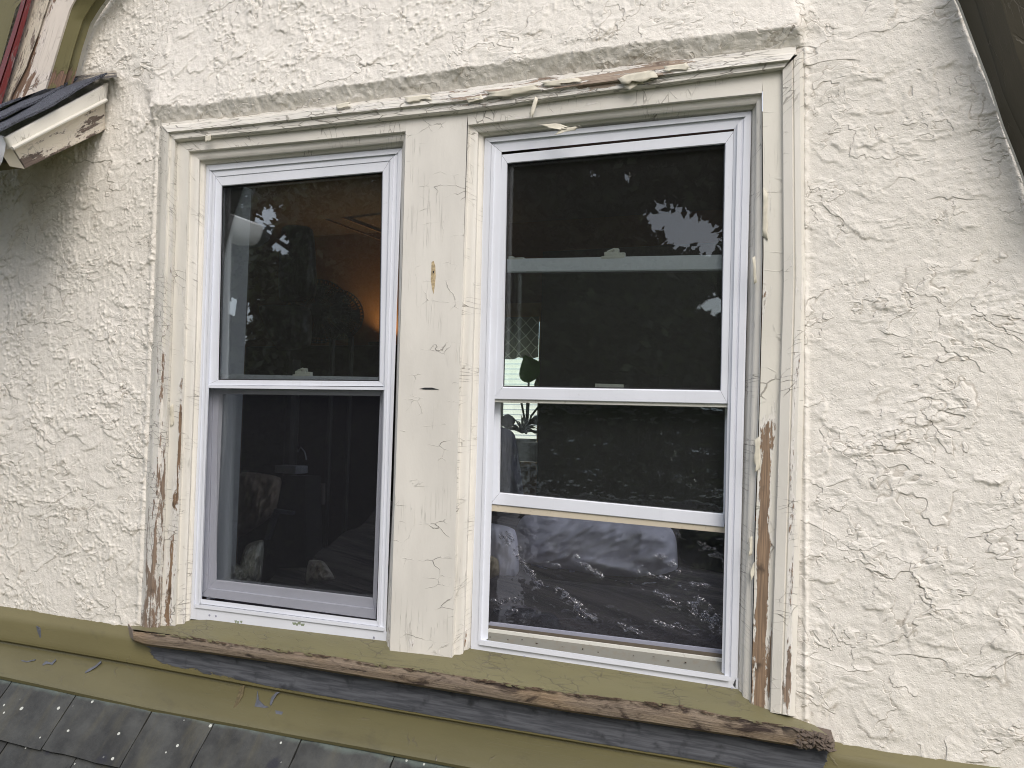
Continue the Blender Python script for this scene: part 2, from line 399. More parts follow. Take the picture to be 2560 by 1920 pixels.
# ------------------------------------------------------------------ noise for the render coat
def vnoise(x, y, seed):
    xi = np.floor(x).astype(np.int64); yi = np.floor(y).astype(np.int64); fx = x-xi; fy = y-yi
    def h(a, b):
        n = (a*374761393 + b*668265263 + seed*1442695041) & 0xffffffff
        n = ((n ^ (n >> 13))*1274126177) & 0xffffffff
        return ((n ^ (n >> 16)) & 0xffff)/65535.0
    u = fx*fx*fx*(fx*(fx*6-15)+10); v = fy*fy*fy*(fy*(fy*6-15)+10)
    return (h(xi,yi)*(1-u)+h(xi+1,yi)*u)*(1-v)+(h(xi,yi+1)*(1-u)+h(xi+1,yi+1)*u)*v
def fbm(x, y, seed, o=4, g=.5):
    s = 0; a = 1; t = 0
    for k in range(o): s = s+a*vnoise(x*2**k, y*2**k, seed+k*17); t += a; a *= g
    return s/t
def inpoly(px, py, poly):
    c = np.zeros(px.shape, bool); j = len(poly)-1
    for i in range(len(poly)):
        xi, yi = poly[i]; xj, yj = poly[j]
        c ^= ((yi > py) != (yj > py)) & (px < (xj-xi)*(py-yi)/(yj-yi+1e-12)+xi); j = i
    return c

# ------------------------------------------------------------------ HOUSE WALL
YW = -0.034
# picture outline of the joinery, on the plane of its face
HEAD_TOP = [(404,313),(675,285),(820,266),(1100,236),(1326,208),(1560,177),(1764,154),(1990,130)]
CASE_OUT = [(2004,128),(2010,700),(1993,1300),(1978,1790)]
CASE_IN = [(404,313),(394,600),(376,1100),(355,1572)]
SILL_FRONT = [(330,1573),(505,1597),(631,1618),(800,1637),(950,1662),(1085,1680),(1268,1711),(1451,1737),(1700,1766),(1813,1790),(1997,1822),(2069,1838)]
house = empty('house_wall', (0,0,0), 'cream painted rough stucco wall around the pair of windows', 'wall')
def build_stucco():
    x0, x1, z0, z1 = -1.12, 2.62, -.42, 2.15
    # finer where near the camera's view
    xs = np.arange(x0, x1, .0025); zs = np.arange(z0, z1, .0025); CRACK_SHADE = None
    X, Z = np.meshgrid(xs, zs)
    wl = np.clip((1.6-X)/.9, 0, 1)              # rougher on the left
    H = np.zeros_like(X); CRACK_SHADE = np.zeros_like(X)
    WX_ = X + (fbm(X*45, Z*45, 5, 4, .62)-.5)*.022; WZ_ = Z + (fbm(X*45, Z*45, 9, 4, .62)-.5)*.022
    # slow undulation
    H += (fbm(X*5, Z*5, 3, 3)-.5)*.008
    # trowel strokes: plaster dragged to a ragged lip
    r = np.random.default_rng(11)
    for k in range(2300):
        cx = r.uniform(x0, x1); cz = r.uniform(z0, z1)
        left = cx < .55
        if not left and r.random() < .55: continue
        L = r.uniform(.012, .06)*(1. if left else 1.15); ang = r.normal(0, .5) + (0 if r.random() < .75 else r.choice([1.4,-1.4]))
        amp = r.uniform(.0014, .0048)*(1.0 if left else .9); tail = r.uniform(.008, .035); kk = r.uniform(3, 14)*r.choice([1, 1, 1, -.5])
        i0 = np.searchsorted(xs, cx-.1); i1 = np.searchsorted(xs, cx+.1); j0 = np.searchsorted(zs, cz-.1); j1 = np.searchsorted(zs, cz+.1)
        if i1-i0 < 4 or j1-j0 < 4: continue
        wx = WX_[j0:j1, i0:i1]-cx; wz = WZ_[j0:j1, i0:i1]-cz
        s = wx*math.cos(ang)+wz*math.sin(ang); t = -wx*math.sin(ang)+wz*math.cos(ang) - kk*s*s
        win = np.clip(1-np.abs(s)/L, 0, 1)**.6
        edge = 1/(1+np.exp(-t/.0008))
        h = amp*win*edge*np.exp(-np.clip(t, 0, 1)/tail)
        H[j0:j1, i0:i1] += h*.95
        if r.random() < .5: CRACK_SHADE[j0:j1, i0:i1] = np.maximum(CRACK_SHADE[j0:j1, i0:i1], np.exp(-((t+.0016)/.0015)**2)*np.clip(win*1.5-.5, 0, 1)*r.uniform(.4, 1))  # line just under the lip, carries cracks and painted overhang shade
    # fine combed drag marks and crumbs
    dr = fbm(WX_*150, WZ_*42, 21, 3); H += (dr-.5)*.0022*(.35+.65*wl)
    cr = fbm(X*110, Z*110, 31, 2); H += np.clip(cr-.60, 0, 1)*.011*(.3+.7*wl)*(fbm(X*9, Z*9, 33, 2) > .45)
    H += (fbm(X*70, Z*70, 41, 2)-.5)*.0016
    # map to picture for the outlines
    Y = np.full_like(X, YW)
    Mn = np.array(M); C = np.array(CAM)
    P = np.stack([X-C[0], Y-C[1], Z-C[2]], -1) @ Mn.T
    px = 1280+FPX*P[..., 0]/P[..., 2]; py = 960+FPX*P[..., 1]/P[..., 2]
    # lip above the head casing: stucco swells outward
    lipx = [330, 378, 500, 700, 1000, 1300, 1560, 1800, 2040]; lipy = [275, 272, 268, 246, 206, 163, 126, 98, 72]
    ly = np.interp(px, lipx, lipy) + (fbm(X*60, Z*60, 51, 3)-.5)*10
    above = (ly-py)          # >0 above the lip line (px)
    ramp = lambda v: np.clip(v, 0, 1)**2*(3-2*np.clip(v, 0, 1))
    wd = 16+np.clip(above, 0, 300)*.9
    inx = ramp((px-385+wd*.6)/wd)*ramp((2006+wd*.6-px)/wd)
    up = np.clip(1-above/260, 0, 1)**1.5*(above > 0)
    lower = np.clip(1+above/44, 0, 1)*(above <= 0)      # underside slopes back to the joinery
    lip = .025*inx*(up*(above > 0)+lower*(above <= 0))
    H = H*np.where((above <= 0) & (above > -60) & (inx > .5), .6, 1)
    # ridge where the coat meets the right casing
    rdg = np.exp(-((px-2014)/5.)**2)*.006*(py > 120)*(py < 1800)*(.5+fbm(Z*40, X*3, 61, 2))
    lg = np.exp(-((px-(np.interp(py, [313,600,1100,1562],[394,384,366,346])))/6.)**2)*.004*(py > 300)*(py < 1560)
    H += rdg+lg
    Yd = YW-H-lip
    # bottom edge of the render coat, rounded back onto the flashing
    bx = [-400, 0, 321, 345, 1955, 1958, 1999, 2095, 2403, 2900]; by = [1470, 1549, 1600, 1590, 1700, 1800, 1812, 1884, 1921, 1990]
    bl = np.interp(px, bx, by) + (fbm(X*55, Z*2, 71, 3)-.5)*12
    dbt = bl-py
    Yd += np.clip(1-dbt/9, 0, 1)**2*.010
    joinery = [(410,322),(675,294),(820,275),(1100,246),(1326,218),(1560,187),(1764,164),(1994,140),(2004,700),(1987,1300),(1972,1805),(1500,1800),(700,1680),(345,1600),(364,1562),(384,1100),(402,600)]
    kill = inpoly(px, py, joinery) | (dbt < 0)
    nz_, nx_ = X.shape
    idx = np.arange(nz_*nx_).reshape(nz_, nx_)
    kq = kill[:-1, :-1] | kill[1:, :-1] | kill[:-1, 1:] | kill[1:, 1:]
    vis = (px > -260) & (px < 2820) & (py > -260) & (py < 2180)
    kq |= ~vis[:-1, :-1]
    a = idx[:-1, :-1][~kq]; b = idx[:-1, 1:][~kq]; c = idx[1:, 1:][~kq]; d = idx[1:, :-1][~kq]
    F = np.stack([a, b, c, d], 1)
    used = np.unique(F); rem = np.full(nz_*nx_, -1); rem[used] = np.arange(len(used)); F = rem[F]
    V = np.stack([X.ravel(), Yd.ravel(), Z.ravel()], 1)[used]
    dirt_and_shade = (np.clip(1-dbt/26, 0, 1)*.5).ravel()[used]
    # brown shade under the little upper-left eave, painted through the dirt field
    ev = np.clip(1-np.hypot((px-60)/230, (py-470)/170), 0, 1); dirt_and_shade = np.maximum(dirt_and_shade, (ev*.5).ravel()[used])
    me = bpy.data.meshes.new('stucco')
    me.vertices.add(len(V)); me.vertices.foreach_set('co', V.astype(np.float32).ravel())
    me.loops.add(len(F)*4); me.loops.foreach_set('vertex_index', F.astype(np.int32).ravel())
    me.polygons.add(len(F)); me.polygons.foreach_set('loop_start', np.arange(0, len(F)*4, 4, dtype=np.int32)); me.polygons.foreach_set('loop_total', np.full(len(F), 4, dtype=np.int32))
    me.polygons.foreach_set('use_smooth', np.ones(len(F), dtype=bool))
    me.update(calc_edges=True); me.validate()
    ak = me.attributes.new('crack_and_shade', 'FLOAT', 'POINT'); ak.data.foreach_set('value', CRACK_SHADE.ravel()[used].astype(np.float32))
    at = me.attributes.new('dirt_and_shade', 'FLOAT', 'POINT'); at.data.foreach_set('value', dirt_and_shade.astype(np.float32))  # holds real edge dirt and the painted eave shade
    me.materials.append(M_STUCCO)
    o = bpy.data.objects.new('stucco_coat', me); link(o, house)
    print('stucco quads', len(F))
build_stucco()
# the wall's core behind the render, with the one large opening, and plain render beyond the view
M_PLAIN = simple('plain render', S(219,214,199), .7, .04, 4, .003)
core = MB()
core.box((-3.2, .04, 0), (6.2, .10, 9)); core.box((4.85, .04, 0), (6.6, .10, 9))
core.box((.73, .04, 2.9), (1.66, .10, 3.2)); core.box((.73, .04, -2.33), (1.66, .10, 4.34))
core.build('wall_core', M_PLAIN, house)
far = MB(); far.box((-2.9, -.018, 0), (3.3, .02, 9)); far.box((4.4, -.018, 0), (3.4, .02, 9))
far.build('outer_render', M_PLAIN, house)

# ------------------------------------------------------------------ JOINERY ROUND THE WINDOWS
sur = empty('window_surround', (0,0,0), 'cream wooden window surround with flaking paint, mullion and olive sill', 'window surround')
YB, YF = -0.050, -0.036    # backband front, flat face
def bump_peel(c, wdt, amp):  # gaussian patches
    return amp, c, wdt
def patches(ps):
    def f(u, v):
        s = 0.
        for (cu, wu, cv, wv, a) in ps: s = max(s, a*math.exp(-((u-cu)/wu)**2-((v-cv)/wv)**2))
        return s
    return f
C_LINE = [(443,356),(740,328),(1017,298),(1100,289),(1168,284),(1452,244),(1700,212),(1954,176)]
def off(l, dx, dy): return [(a+dx, b+dy) for a, b in l]
def mixl(a, b, t, n=16):
    return [lerp(p, q, t) for p, q in zip(resample(a, n), resample(b, n))]
hp = patches([(.70,.16,.35,.4,.62),(.50,.12,.4,.4,.42),(.32,.09,.3,.4,.30),(.78,.08,.2,.3,.6),(.6,.5,.3,.5,.22)])
HT = HEAD_TOP
ribbon('head_backband', [(off(HT,0,-14), -.036),(HT, -.040),(mixl(HT, C_LINE, .10), -.055),(mixl(HT, C_LINE, .40), -.060),(mixl(HT, C_LINE, .52), -.052),(mixl(HT, C_LINE, .80), -.052),(mixl(HT, C_LINE, .90), -.047),(mixl(HT, C_LINE, 1), YF-.001)], M_HEADBAND, sur, 140, hp)
# left side backband: outer -> inner
LO = CASE_IN; LI = [(443,356),(438,600),(421,1100),(402,1568)]
lp = patches([(.97,.35,.5,.6,.56),(.7,.2,.75,.3,.50),(.45,.3,.6,.5,.30)])
ribbon('side_backband', [(off(LO,-7,0), -.034),(LO, -.040),(mixl(LO, LI, .12), -.052),(mixl(LO, LI, .45), -.056),(mixl(LO, LI, .58), -.048),(mixl(LO, LI, .86), -.049),(LI, YF-.001)], M_BACKBAND, sur, 120, lp, flip=True)
# right side backband
RI = [(1954,176),(1957,700),(1940,1250),(1923,1780)]; RO = CASE_OUT
rp = patches([(.6,.3,.62,.25,.36),(.9,.25,.6,.3,.40)])
ribbon('side_backband', [(RI, YF),(mixl(RI, RO, .06), -.047),(mixl(RI, RO, .50), -.050),(mixl(RI, RO, .56), -.046),(mixl(RI, RO, .62), -.049),(mixl(RI, RO, .9), -.048),(off(RO,2,0), -.040),(off(RO,9,0), -.034)], M_RBAND, sur, 120, rp, flip=True)
# head flat boards
DL = [(472,378),(740,354),(1014,328)]; DR = [(1170,312),(1452,280),(1700,253),(1905,232)]
CL = [(443,356),(740,328),(1017,298)]; CR = [(1168,284),(1452,244),(1700,212),(1907,183)]
ribbon('head_board', [(CL, YF),(DL, YF)], M_FLAT, sur, 60, patches([(.5,.5,.5,1,.1)]), sub=5)
ribbon('head_board', [(CR, YF),(DR, YF)], M_FLAT, sur, 60, patches([(.3,.3,.0,1,.25)]), sub=5)
# side flat boards
SLo = LI; SLi = [(472,378),(467,600),(453,1100),(437,1566)]
ribbon('side_board', [(SLo, YF),(SLi, YF)], M_FLAT, sur, 120, patches([(.62,.22,.98,.35,.60),(.9,.16,.55,.45,.66),(.75,.1,.6,.3,.5),(.3,.3,.5,1,.12)]), flip=True, sub=6)
SRo = RI; SRi = [(1906,183),(1909,640),(1900,1000),(1889,1330),(1878,1772)]
def rpeel(u, v):
    base = 0.
    base = max(base, .92*math.exp(-((v-.40)/.34)**2)*min(1, max(0, (u-.50)/.06)))
    base = max(base, .85*math.exp(-((v-.60)/.32)**2)*min(1, max(0, (u-.66)/.08)))
    base = max(base, .80*math.exp(-((u-.93)/.09)**2))
    base = max(base, .62*math.exp(-((u-.36)/.035)**2-((v-.15)/.25)**2))
    base = max(base, .5*math.exp(-((u-.22)/.04)**2-((v-.35)/.2)**2))
    return base*.86
M_RIGHT = paint_mat('cream paint flaked to brown wood', S(224,220,208), S(152,128,104), S(114,96,80), 30, 16, .4, .04)
ribbon('side_board', [(SRi, YF),(SRo, YF)], M_RIGHT, sur, 200, rpeel, flip=True, sub=8)
# beads round each opening (flat edge -> stepped moulding -> frame)
def bead_set(Dq, Fq, ym=-.022):
    """Dq: outline of the flat's inner arris TL,TR and side bottoms; Fq: outline of the white frame"""
    (dl, dt, dr), (fl, ft, fr) = Dq, Fq
    for nm, a, b, fl_, flp in (('head_bead', dt, ft, 70, False), ('side_bead', dl, fl, 110, True), ('side_bead', dr, fr, 110, False)):
        ribbon(nm, [(a, YF),(mixl(a, b, .12), YF+.010),(mixl(a, b, .45), ym-.002),(mixl(a, b, .60), ym+.001),(mixl(a, b, .68), ym+.012),(mixl(a, b, .90), -.006),(b, .001),(mixl(a, b, 1.22), .016)], M_BEAD, sur, fl_, patches([(.5,.5,.8,.2,.12),(.98,.1,.5,.6,.3)]), flip=flp)
bead_set((SLi, DL, [(1014,328),(1004,700),(992,1100),(974,1640)]), ([(516,414),(505,900),(477,1556)], [(516,414),(760,392),(1005,368)], [(1005,368),(996,800),(983,1250),(965,1606)]))
bead_set(([(1170,312),(1157,700),(1150,900),(1130,1655)], DR, [(1905,232),(1906,640),(1898,1000),(1886,1330),(1876,1770)]), ([(1211,343),(1203,800),(1190,1250),(1175,1623)], [(1211,343),(1500,311),(1880,276)], [(1880,276),(1874,800),(1858,1300),(1844,1728)]))
# mullion
ML = [(1015,298),(1005,700),(992,1100),(974,1645)]; MR = [(1168,284),(1157,700),(1150,900),(1130,1662)]
ribbon('mullion_board', [(off(ML,-3,0), -.02),(ML, YF),(MR, YF),(off(MR,2,0), -.02)], M_MULL, sur, 120, patches([(.30,.05,.5,.12,.0),(.97,.08,.6,.5,.30),(.5,.5,.95,.1,.15)]), flip=True, sub=6)
# bare nail scar and split in the mullion
def scar(pts, y, mat, name, label=None):
    mb = MB(); P3 = [U(a, b, y) for a, b in pts]; mb.slab(P3[::-1], (0, .003, 0)); o = mb.build(name, mat, sur)
    if label: o['label'] = label
    return o
M_SCAR = simple('ochre filler', S(182,164,130), .8, .3, 160, .001)
scar([(1079,655),(1084,652),(1088,665),(1089,690),(1087,712),(1084,735),(1080,722),(1077,700),(1078,675)], YF-.0006, M_SCAR, 'filler_patch', 'ochre filler patch over a nail')
scar([(1082,677),(1085,677),(1085,682),(1082,682)], YF-.0016, M_SEAL, 'nail')
scar([(1048,972),(1062,969),(1080,969),(1098,974),(1080,974),(1063,974)], YF-.0008, M_SEAL, 'split')

# ---- sill
M_OLV = simple('olive paint scrap', S(112,107,78), .5, .15, 60)
S0 = [(318,1552),(358,1550),(476,1540),(700,1568),(963,1601),(1178,1621),(1500,1668),(1845,1722),(2000,1790)]
S0b = [(322,1560),(390,1552),(520,1548),(700,1570),(963,1601),(1178,1621),(1500,1668),(1845,1722),(2020,1800)]
SF = SILL_FRONT
def inner(l0, l1, t): return mixl(l0, l1, t, 40)
ribbon('sill_board', [(S0b, -.002),(inner(S0b, SF, .5), -.046),(inner(S0b, SF, .93), -.084),(SF, -.089)], M_SILL, sur, 160, lambda u, v: .50*max(0, (v-.55)/.45)**3+.14, sub=4)
WL = [(334,1600),(358,1609),(488,1625),(700,1655),(900,1688),(1150,1729),(1410,1774),(1600,1801),(1813,1833),(1997,1864),(2080,1876)]
SFm = [(332,1578)]+SF[1:]
def wp(u, v): return .55*abs(v-.5)**2*4*.35+.12*math.sin(u*37)+(.5 if u > .96 else 0)+.22*(u > .55)*(v < .35)
ga = resample(SFm, 60); gb = resample(WL, 60)
ga = ga[:58]; gb = gb[:58]
ribbon('bare_sill_edge', [(ga, -.088),(mixl(ga, gb, .5, 58), -.0915),(gb, -.087),(off(gb,2,5), -.060)], M_BAREWOOD, sur, 150, wp)['label'] = 'split bare wood nosing of the sill'
# rotten right end: lumpy broken fibres
def rot_end():
    r = random.Random(3); mb = MB()
    a, b, c, d = (1990,1820), (2074,1840), (2084,1876), (1992,1866)
    for k in range(110):
        s, t = r.random(), r.random()
        q = lerp(lerp(a, b, s), lerp(d, c, s), t)
        p = U(q[0], q[1], -.080-.010*r.random()); L = r.uniform(.003, .011)
        dv = Vector((1, r.uniform(-.2,.2), -.24+r.uniform(-.3,.3))).normalized()
        mb.tube([p-dv*L, p+dv*L*.3+Vector((0,-.003,0)), p+dv*L], .003, 5, [.0012, r.uniform(.003,.006), .0012])
    mb.slab([U(*a,-.078), U(*b,-.076), U(*c,-.076), U(*d,-.078)][::-1], (0,.04,0))
    o = mb.build('rotten_end', M_ROT, sur); o['label'] = 'dark rotten right end of the sill'
rot_end()
# splinters and lifted paint along the nosing's upper arris
sf = resample(SFm, 400); mb = MB(); r = random.Random(8)
for k in range(150):
    i = r.randrange(8, 380); q = sf[i]; p = U(q[0], q[1]+r.uniform(-3,5), -.0915); L = r.uniform(.006, .026)
    dv = Vector((1, r.uniform(-.05,.05), r.uniform(-.10,.10)))
    mb.tube([p-dv*L*.5, p+Vector((0,-.0012,0)), p+dv*L*.5], .001, 4, [.0004, r.uniform(.0008,.0020), .0004])
o = mb.build('splinters', simple('dark splintered wood', S(92,76,62), .9, .4, 60), sur); o['kind'] = 'stuff'
mb = MB()
for k in range(34):
    i = r.randrange(8, 380); q = sf[i]; w_ = r.uniform(5, 16); h_ = r.uniform(2, 7)
    mb.slab([U(q[0]-w_, q[1]-2, -.0925), U(q[0]+w_*r.random(), q[1]-1, -.0925), U(q[0]+w_*.5, q[1]+h_, -.0935), U(q[0]-w_*.4, q[1]+h_*r.random(), -.0935)][::-1], (0,.0012,0))
o = mb.build('olive_paint_remnants', M_OLV, sur); o['kind'] = 'stuff'
# left broken end
mb = MB(); mb.slab([U(330,1573,-.088), U(334,1600,-.086), U(322,1590,-.04), U(319,1558,-.03)], (.004,0,0)); mb.build('sill_end', M_BAREGREY, sur)

# ---- curled paint flakes
M_FLAKE = simple('curled paint', S(208,202,184), .5, .1, 50)
def flake(q, wv, hv, curl, y, seed):
    r = random.Random(seed); V = []; F = []; nu, nv = 6, 4
    for j in range(nv+1):
        for i in range(nu+1):
            s, t = i/nu, j/nv
            jag = (r.random()-.5)*.5 if (i in (0, nu) or j == nv) else 0
            px = q[0]+wv[0]*(s+jag*.3)+hv[0]*(t+jag); py = q[1]+wv[1]*s+hv[1]*(t+jag)
            V.append(U(px, py, y-curl*.45*t*t*(.4+.6*math.sin(s*3.1+seed))-.0006))
    for j in range(nv):
        for i in range(nu): a = j*(nu+1)+i; F.append((a, a+1, a+nu+2, a+nu+1))
    o = mesh_obj('paint_flake', V, F, M_FLAKE, sur, smooth=True)
    sm = o.modifiers.new('t', 'SOLIDIFY'); sm.thickness = .0008
for i, a in enumerate([((1338,240),(8,8),(-14,44),.012,-.058),((1352,312),(44,-4),(30,12),.010,-.045),((1400,325),(52,-12),(-14,12),.010,-.045),
    ((1222,232),(120,-22),(4,14),.006,-.060),((1168,246),(38,-8),(2,12),.008,-.058),((1350,206),(90,-12),(14,10),.007,-.060),((1548,190),(88,-16),(6,20),.006,-.060),((1660,166),(60,-8),(4,14),.006,-.060),((1560,214),(40,-22),(12,12),.006,-.054),
    ((1888,640),(4,66),(-7,4),.007,-.037),((1899,1090),(2,80),(-13,10),.008,-.037),((1881,1340),(0,46),(-8,4),.009,-.037),((1886,1405),(0,30),(-10,20),.009,-.037),
    ((840,262),(32,-8),(4,12),.006,-.060),((1012,244),(60,-8),(4,12),.006,-.060),((512,340),(16,-2),(0,14),.005,-.056),
    ((1908,470),(-2,120),(12,10),.004,-.037),((433,1010),(2,50),(-8,6),.004,-.037)]):
    flake(*a, seed=i)

# ------------------------------------------------------------------ WINDOWS
def ring(name, outer, inner_, prof, mat, parent, gap=.0004, closed_sides=(0,1,2,3)):
    """mitred frame: profile [(t,y)] between two picture quads (TL,TR,BR,BL)"""
    V = []; F = []
    for k in closed_sides:
        k2 = (k+1) % 4; base = len(V)
        for (t, y) in prof:
            a = lerp(outer[k], inner_[k], t); b = lerp(outer[k2], inner_[k2], t)
            A = U(a[0], a[1], y); B = U(b[0], b[1], y); d = (B-A).normalized()*gap
            V += [A+d, B-d]
        for j in range(len(prof)-1):
            i = base+2*j; F.append((i, i+2, i+3, i+1))
    return mesh_obj(name, V, F, mat, parent)
def pane(name, quad, y, parent, mat=None, th=.003):
    mb = MB(); P = [U(a, b, y) for a, b in quad]; mb.slab(P[::-1], (0, th, 0)); return mb.build(name, mat or M_GLASS, parent)
def bar(name, quad, y0, depth, mat, parent, bev=.001):
    """a straight rail: front quad at depth y0 (TL,TR,BR,BL), body going back"""
    P = [U(a, b, y0) for a, b in quad]
    mb = MB(); mb.slab(P[::-1], (0, depth, 0)); o = mb.build(name, mat, parent)
    bv = o.modifiers.new('b', 'BEVEL'); bv.width = bev; bv.segments = 2; bv.limit_method = 'ANGLE'; return o
def lock(px, py, y, parent, s=1.):
    c = U(px, py, y); mb = MB()
    mb.rbox(c+Vector((0,0,-.004))*s, (.056*s,.016,.007*s), .002); mb.rbox(c+Vector((-.004,0,.004))*s, (.034*s,.014,.011*s), .002)
    mb.rbox(c+Vector((.007,-.001,.012))*s, (.012*s,.012,.009*s), .002); mb.rbox(c+Vector((.020,0,.002))*s, (.016*s,.012,.009*s), .002)
    mb.tube([c+Vector((-.014,-.004,.009))*s, c+Vector((.004,-.006,.015))*s], .003*s, 8)
    mb.rbox(c+Vector((.0,.0,-.010))*s, (.030*s,.010,.008*s), .002)
    return mb.build('sash_lock', M_DIRTY, parent, True)
def latch(px, py, y, parent):
    c = U(px, py, y); mb = MB(); mb.rbox(c, (.040,.014,.006), .002); mb.rbox(c+Vector((-.014,0,.004)), (.012,.012,.006), .0015)
    return mb.build('tilt_latch', M_DIRTY, parent, True)

# ===== left window
wl = empty('double_hung_window', U(477,1545,0), 'left white double-hung window, closed, with an insect screen over its lower half', 'window')
O = [(516,414),(1006,370),(964,1606),(476,1545)]; I = [(541,443),(972,403),(943,1560),(505,1500)]
ring('frame', O, I, [(0,.012),(0,-.001),(.10,-.003),(.30,-.003),(.36,.001),(.62,.001),(.68,-.004),(.88,-.004),(.93,.003),(1.0,.006),(1.0,.075)], M_VINYL, wl, closed_sides=(1,3))
# head: caulked strip, then frame face
ring('frame_head', O, I, [(0,.010),(0,-.002),(.42,-.002),(.46,.003),(.95,.003),(1.0,.006),(1.02,.070)], M_VINYL, wl, closed_sides=(0,))
# lower frame sill: nailing strip and lip
def sill_strips(parent, qs):
    for nm, q, y0, dp, mt in qs: bar(nm, q, y0, dp, mt, parent)
sill_strips(wl, [('frame_sill', [(484,1519),(966,1581),(964,1607),(476,1546)], -.004, .030, M_VINYL),
                 ('sill_lip', [(488,1511),(958,1570),(958,1577),(487,1518)], -.008, .030, M_VINYL)])
pane('sill_gap', [(490,1504),(956,1566),(956,1572),(489,1512)], .004, wl, M_DIRTY, .02)
us = ring('upper_sash', [(539,443),(973,403),(965,966),(516,963)], [(556,466),(956,431),(948,953),(546,950)], [(0,.020),(0,.006),(.04,.005),(.9,.005),(1.0,.010),(1.0,.030)], M_VINYL, wl)
pane('glass_pane', [(553,462),(959,428),(951,956),(543,953)], .024, us)
ring('glazing_seal', [(555,465),(957,430),(949,954),(545,951)], [(559,470),(954,435),(946,950),(549,947)], [(0,.0235),(1,.0235)], M_SEAL, us)
# inner jamb seen through the glass
jm = MB(); jm.box((U(548,700,.03).x+.006, .085, .62), (.012, .10, 1.16)); jm.build('inner_jamb', M_VINYL_SHADE, wl)
ls = ring('lower_sash', [(520,958),(962,962),(940,1548),(500,1490)], [(546,985),(950,990),(932,1494),(542,1449)], [(0,.05),(0,.030),(.45,.030),(.50,.036),(.95,.036),(1,.040),(1,.07)], M_VINYL_SHADE, wl)
pane('glass_pane', [(542,981),(954,986),(936,1498),(538,1452)], .052, ls)
bar('top_rail', [(546,936),(962,944),(962,966),(546,962)], .040, .030, M_VINYL_SHADE, ls)
latch(578, 944, .052, ls); lock(757, 936, .048, ls)
sc = ring('insect_screen', [(517,963),(966,968),(947,1566),(494,1508)], [(522,970),(962,975),(942,1552),(500,1497)], [(0,.006),(0,-.001),(1,-.001),(1,.010)], M_VINYL, wl)
pane('screen_mesh', [(521,969),(963,974),(943,1554),(499,1499)], .004, sc, M_SCREEN, .0006)
def screw(px, py, y, parent):
    c = U(px, py, y); mb = MB(); mb.lathe([(0,-.0018),(.002,-.0018),(.003,-.0005),(.003,.001)], c, 10, Vector((0,1,0))); mb.box(c+Vector((0,-.0019,0)), (.004,.0006,.0008), Matrix.Rotation(.6,3,'Y')); mb.build('screw', M_ALU, parent)
screw(935,1594,-.004, wl); screw(524,1538,-.004, wl); screw(540,1540,-.004, wl)
pc = MB(); 
for (a,b,s_) in [(735,1559,5),(742,1561,4),(748,1558,4),(756,1562,6),(589,1554,3),(595,1556,3),(603,1555,3)]:
    pc.slab([U(a-s_,b-3,-.0045), U(a+s_,b-3,-.0045), U(a+s_*.6,b+3,-.0045), U(a-s_*.4,b+3,-.0045)][::-1], (0,.0012,0))
pc.build('paint_scrap', simple('green paint scraps', S(140,150,128), .6), wl)

# ===== right window
wr = empty('double_hung_window', U(1178,1623,0), 'right white double-hung window with its lower sash raised above an open gap', 'window')
O = [(1212,345),(1879,278),(1843,1726),(1177,1624)]; I = [(1254,380),(1835,318),(1804,1680),(1220,1597)]
ring('frame', O, I, [(0,.012),(0,-.001),(.10,-.003),(.42,-.003),(.46,.002),(.52,.002),(.56,-.004),(.80,-.004),(.84,.003),(1.0,.005),(1.0,.090)], M_VINYL, wr, closed_sides=(1,))
ring('frame', O, I, [(0,.012),(0,-.001),(.20,-.002),(.38,-.002),(.42,-.005),(.55,-.005),(.60,.001),(1.0,.003),(1.0,.090)], M_VINYL, wr, closed_sides=(3,))
ring('frame_head', O, [(1254,380),(1835,322),(1804,1680),(1220,1597)], [(0,.010),(0,-.002),(.30,-.002),(.34,.004),(1.0,.004),(1.0,.075)], M_VINYL, wr, closed_sides=(0,))
sill_strips(wr, [('frame_sill', [(1186,1601),(1845,1697),(1843,1727),(1177,1625)], -.003, .03, M_VINYL),
                 ('sill_lip', [(1200,1601),(1822,1692),(1822,1702),(1199,1611)], -.009, .03, M_VINYL)])
ribbon('inner_sill', [([(1206,1603),(1820,1692)], -.004),([(1222,1580),(1806,1655)], .034)], vinyl('grimy sill', S(124,123,114), .55, .6), wr, 30, smooth=False)
bar('sill_ridge', [(1221,1573),(1806,1648),(1806,1656),(1221,1582)], .034, .006, M_DIRTY, wr)
bar('screen_track', [(1221,1557),(1806,1628),(1806,1640),(1221,1567)], .050, .012, M_ALU, wr)
bar('sill_step', [(1221,1564),(1806,1636),(1806,1650),(1221,1575)], .046, .02, simple('dark dirt', S(96,88,76), .8), wr)
us = ring('upper_sash', [(1254,387),(1835,328),(1819,1010),(1231,998)], [(1269,409),(1812,360),(1801,976),(1258,967)], [(0,.020),(0,.008),(.05,.006),(.9,.006),(1.0,.011),(1.0,.030)], M_VINYL, wr)
pane('glass_pane', [(1266,405),(1815,357),(1804,979),(1255,970)], .024, us)
ring('glazing_seal', [(1268,408),(1813,359),(1802,977),(1257,968)], [(1273,413),(1809,364),(1799,973),(1261,964)], [(0,.0235),(1,.0235)], M_SEAL, us)
bar('dirty_lip', [(1231,999),(1819,1011),(1819,1017),(1231,1004)], .012, .03, M_DIRTY, us)
bar('sash_stop', [(1489,960),(1556,962),(1556,972),(1489,970)], .034, .008, M_DIRTY, us)
ls = ring('lower_sash', [(1240,648),(1836,636),(1811,1318),(1226,1260)], [(1256,682),(1818,676),(1808,1284),(1250,1231)], [(0,.066),(0,.044),(.04,.043),(.9,.043),(1.0,.048),(1.0,.07)], M_VINYL, wr)
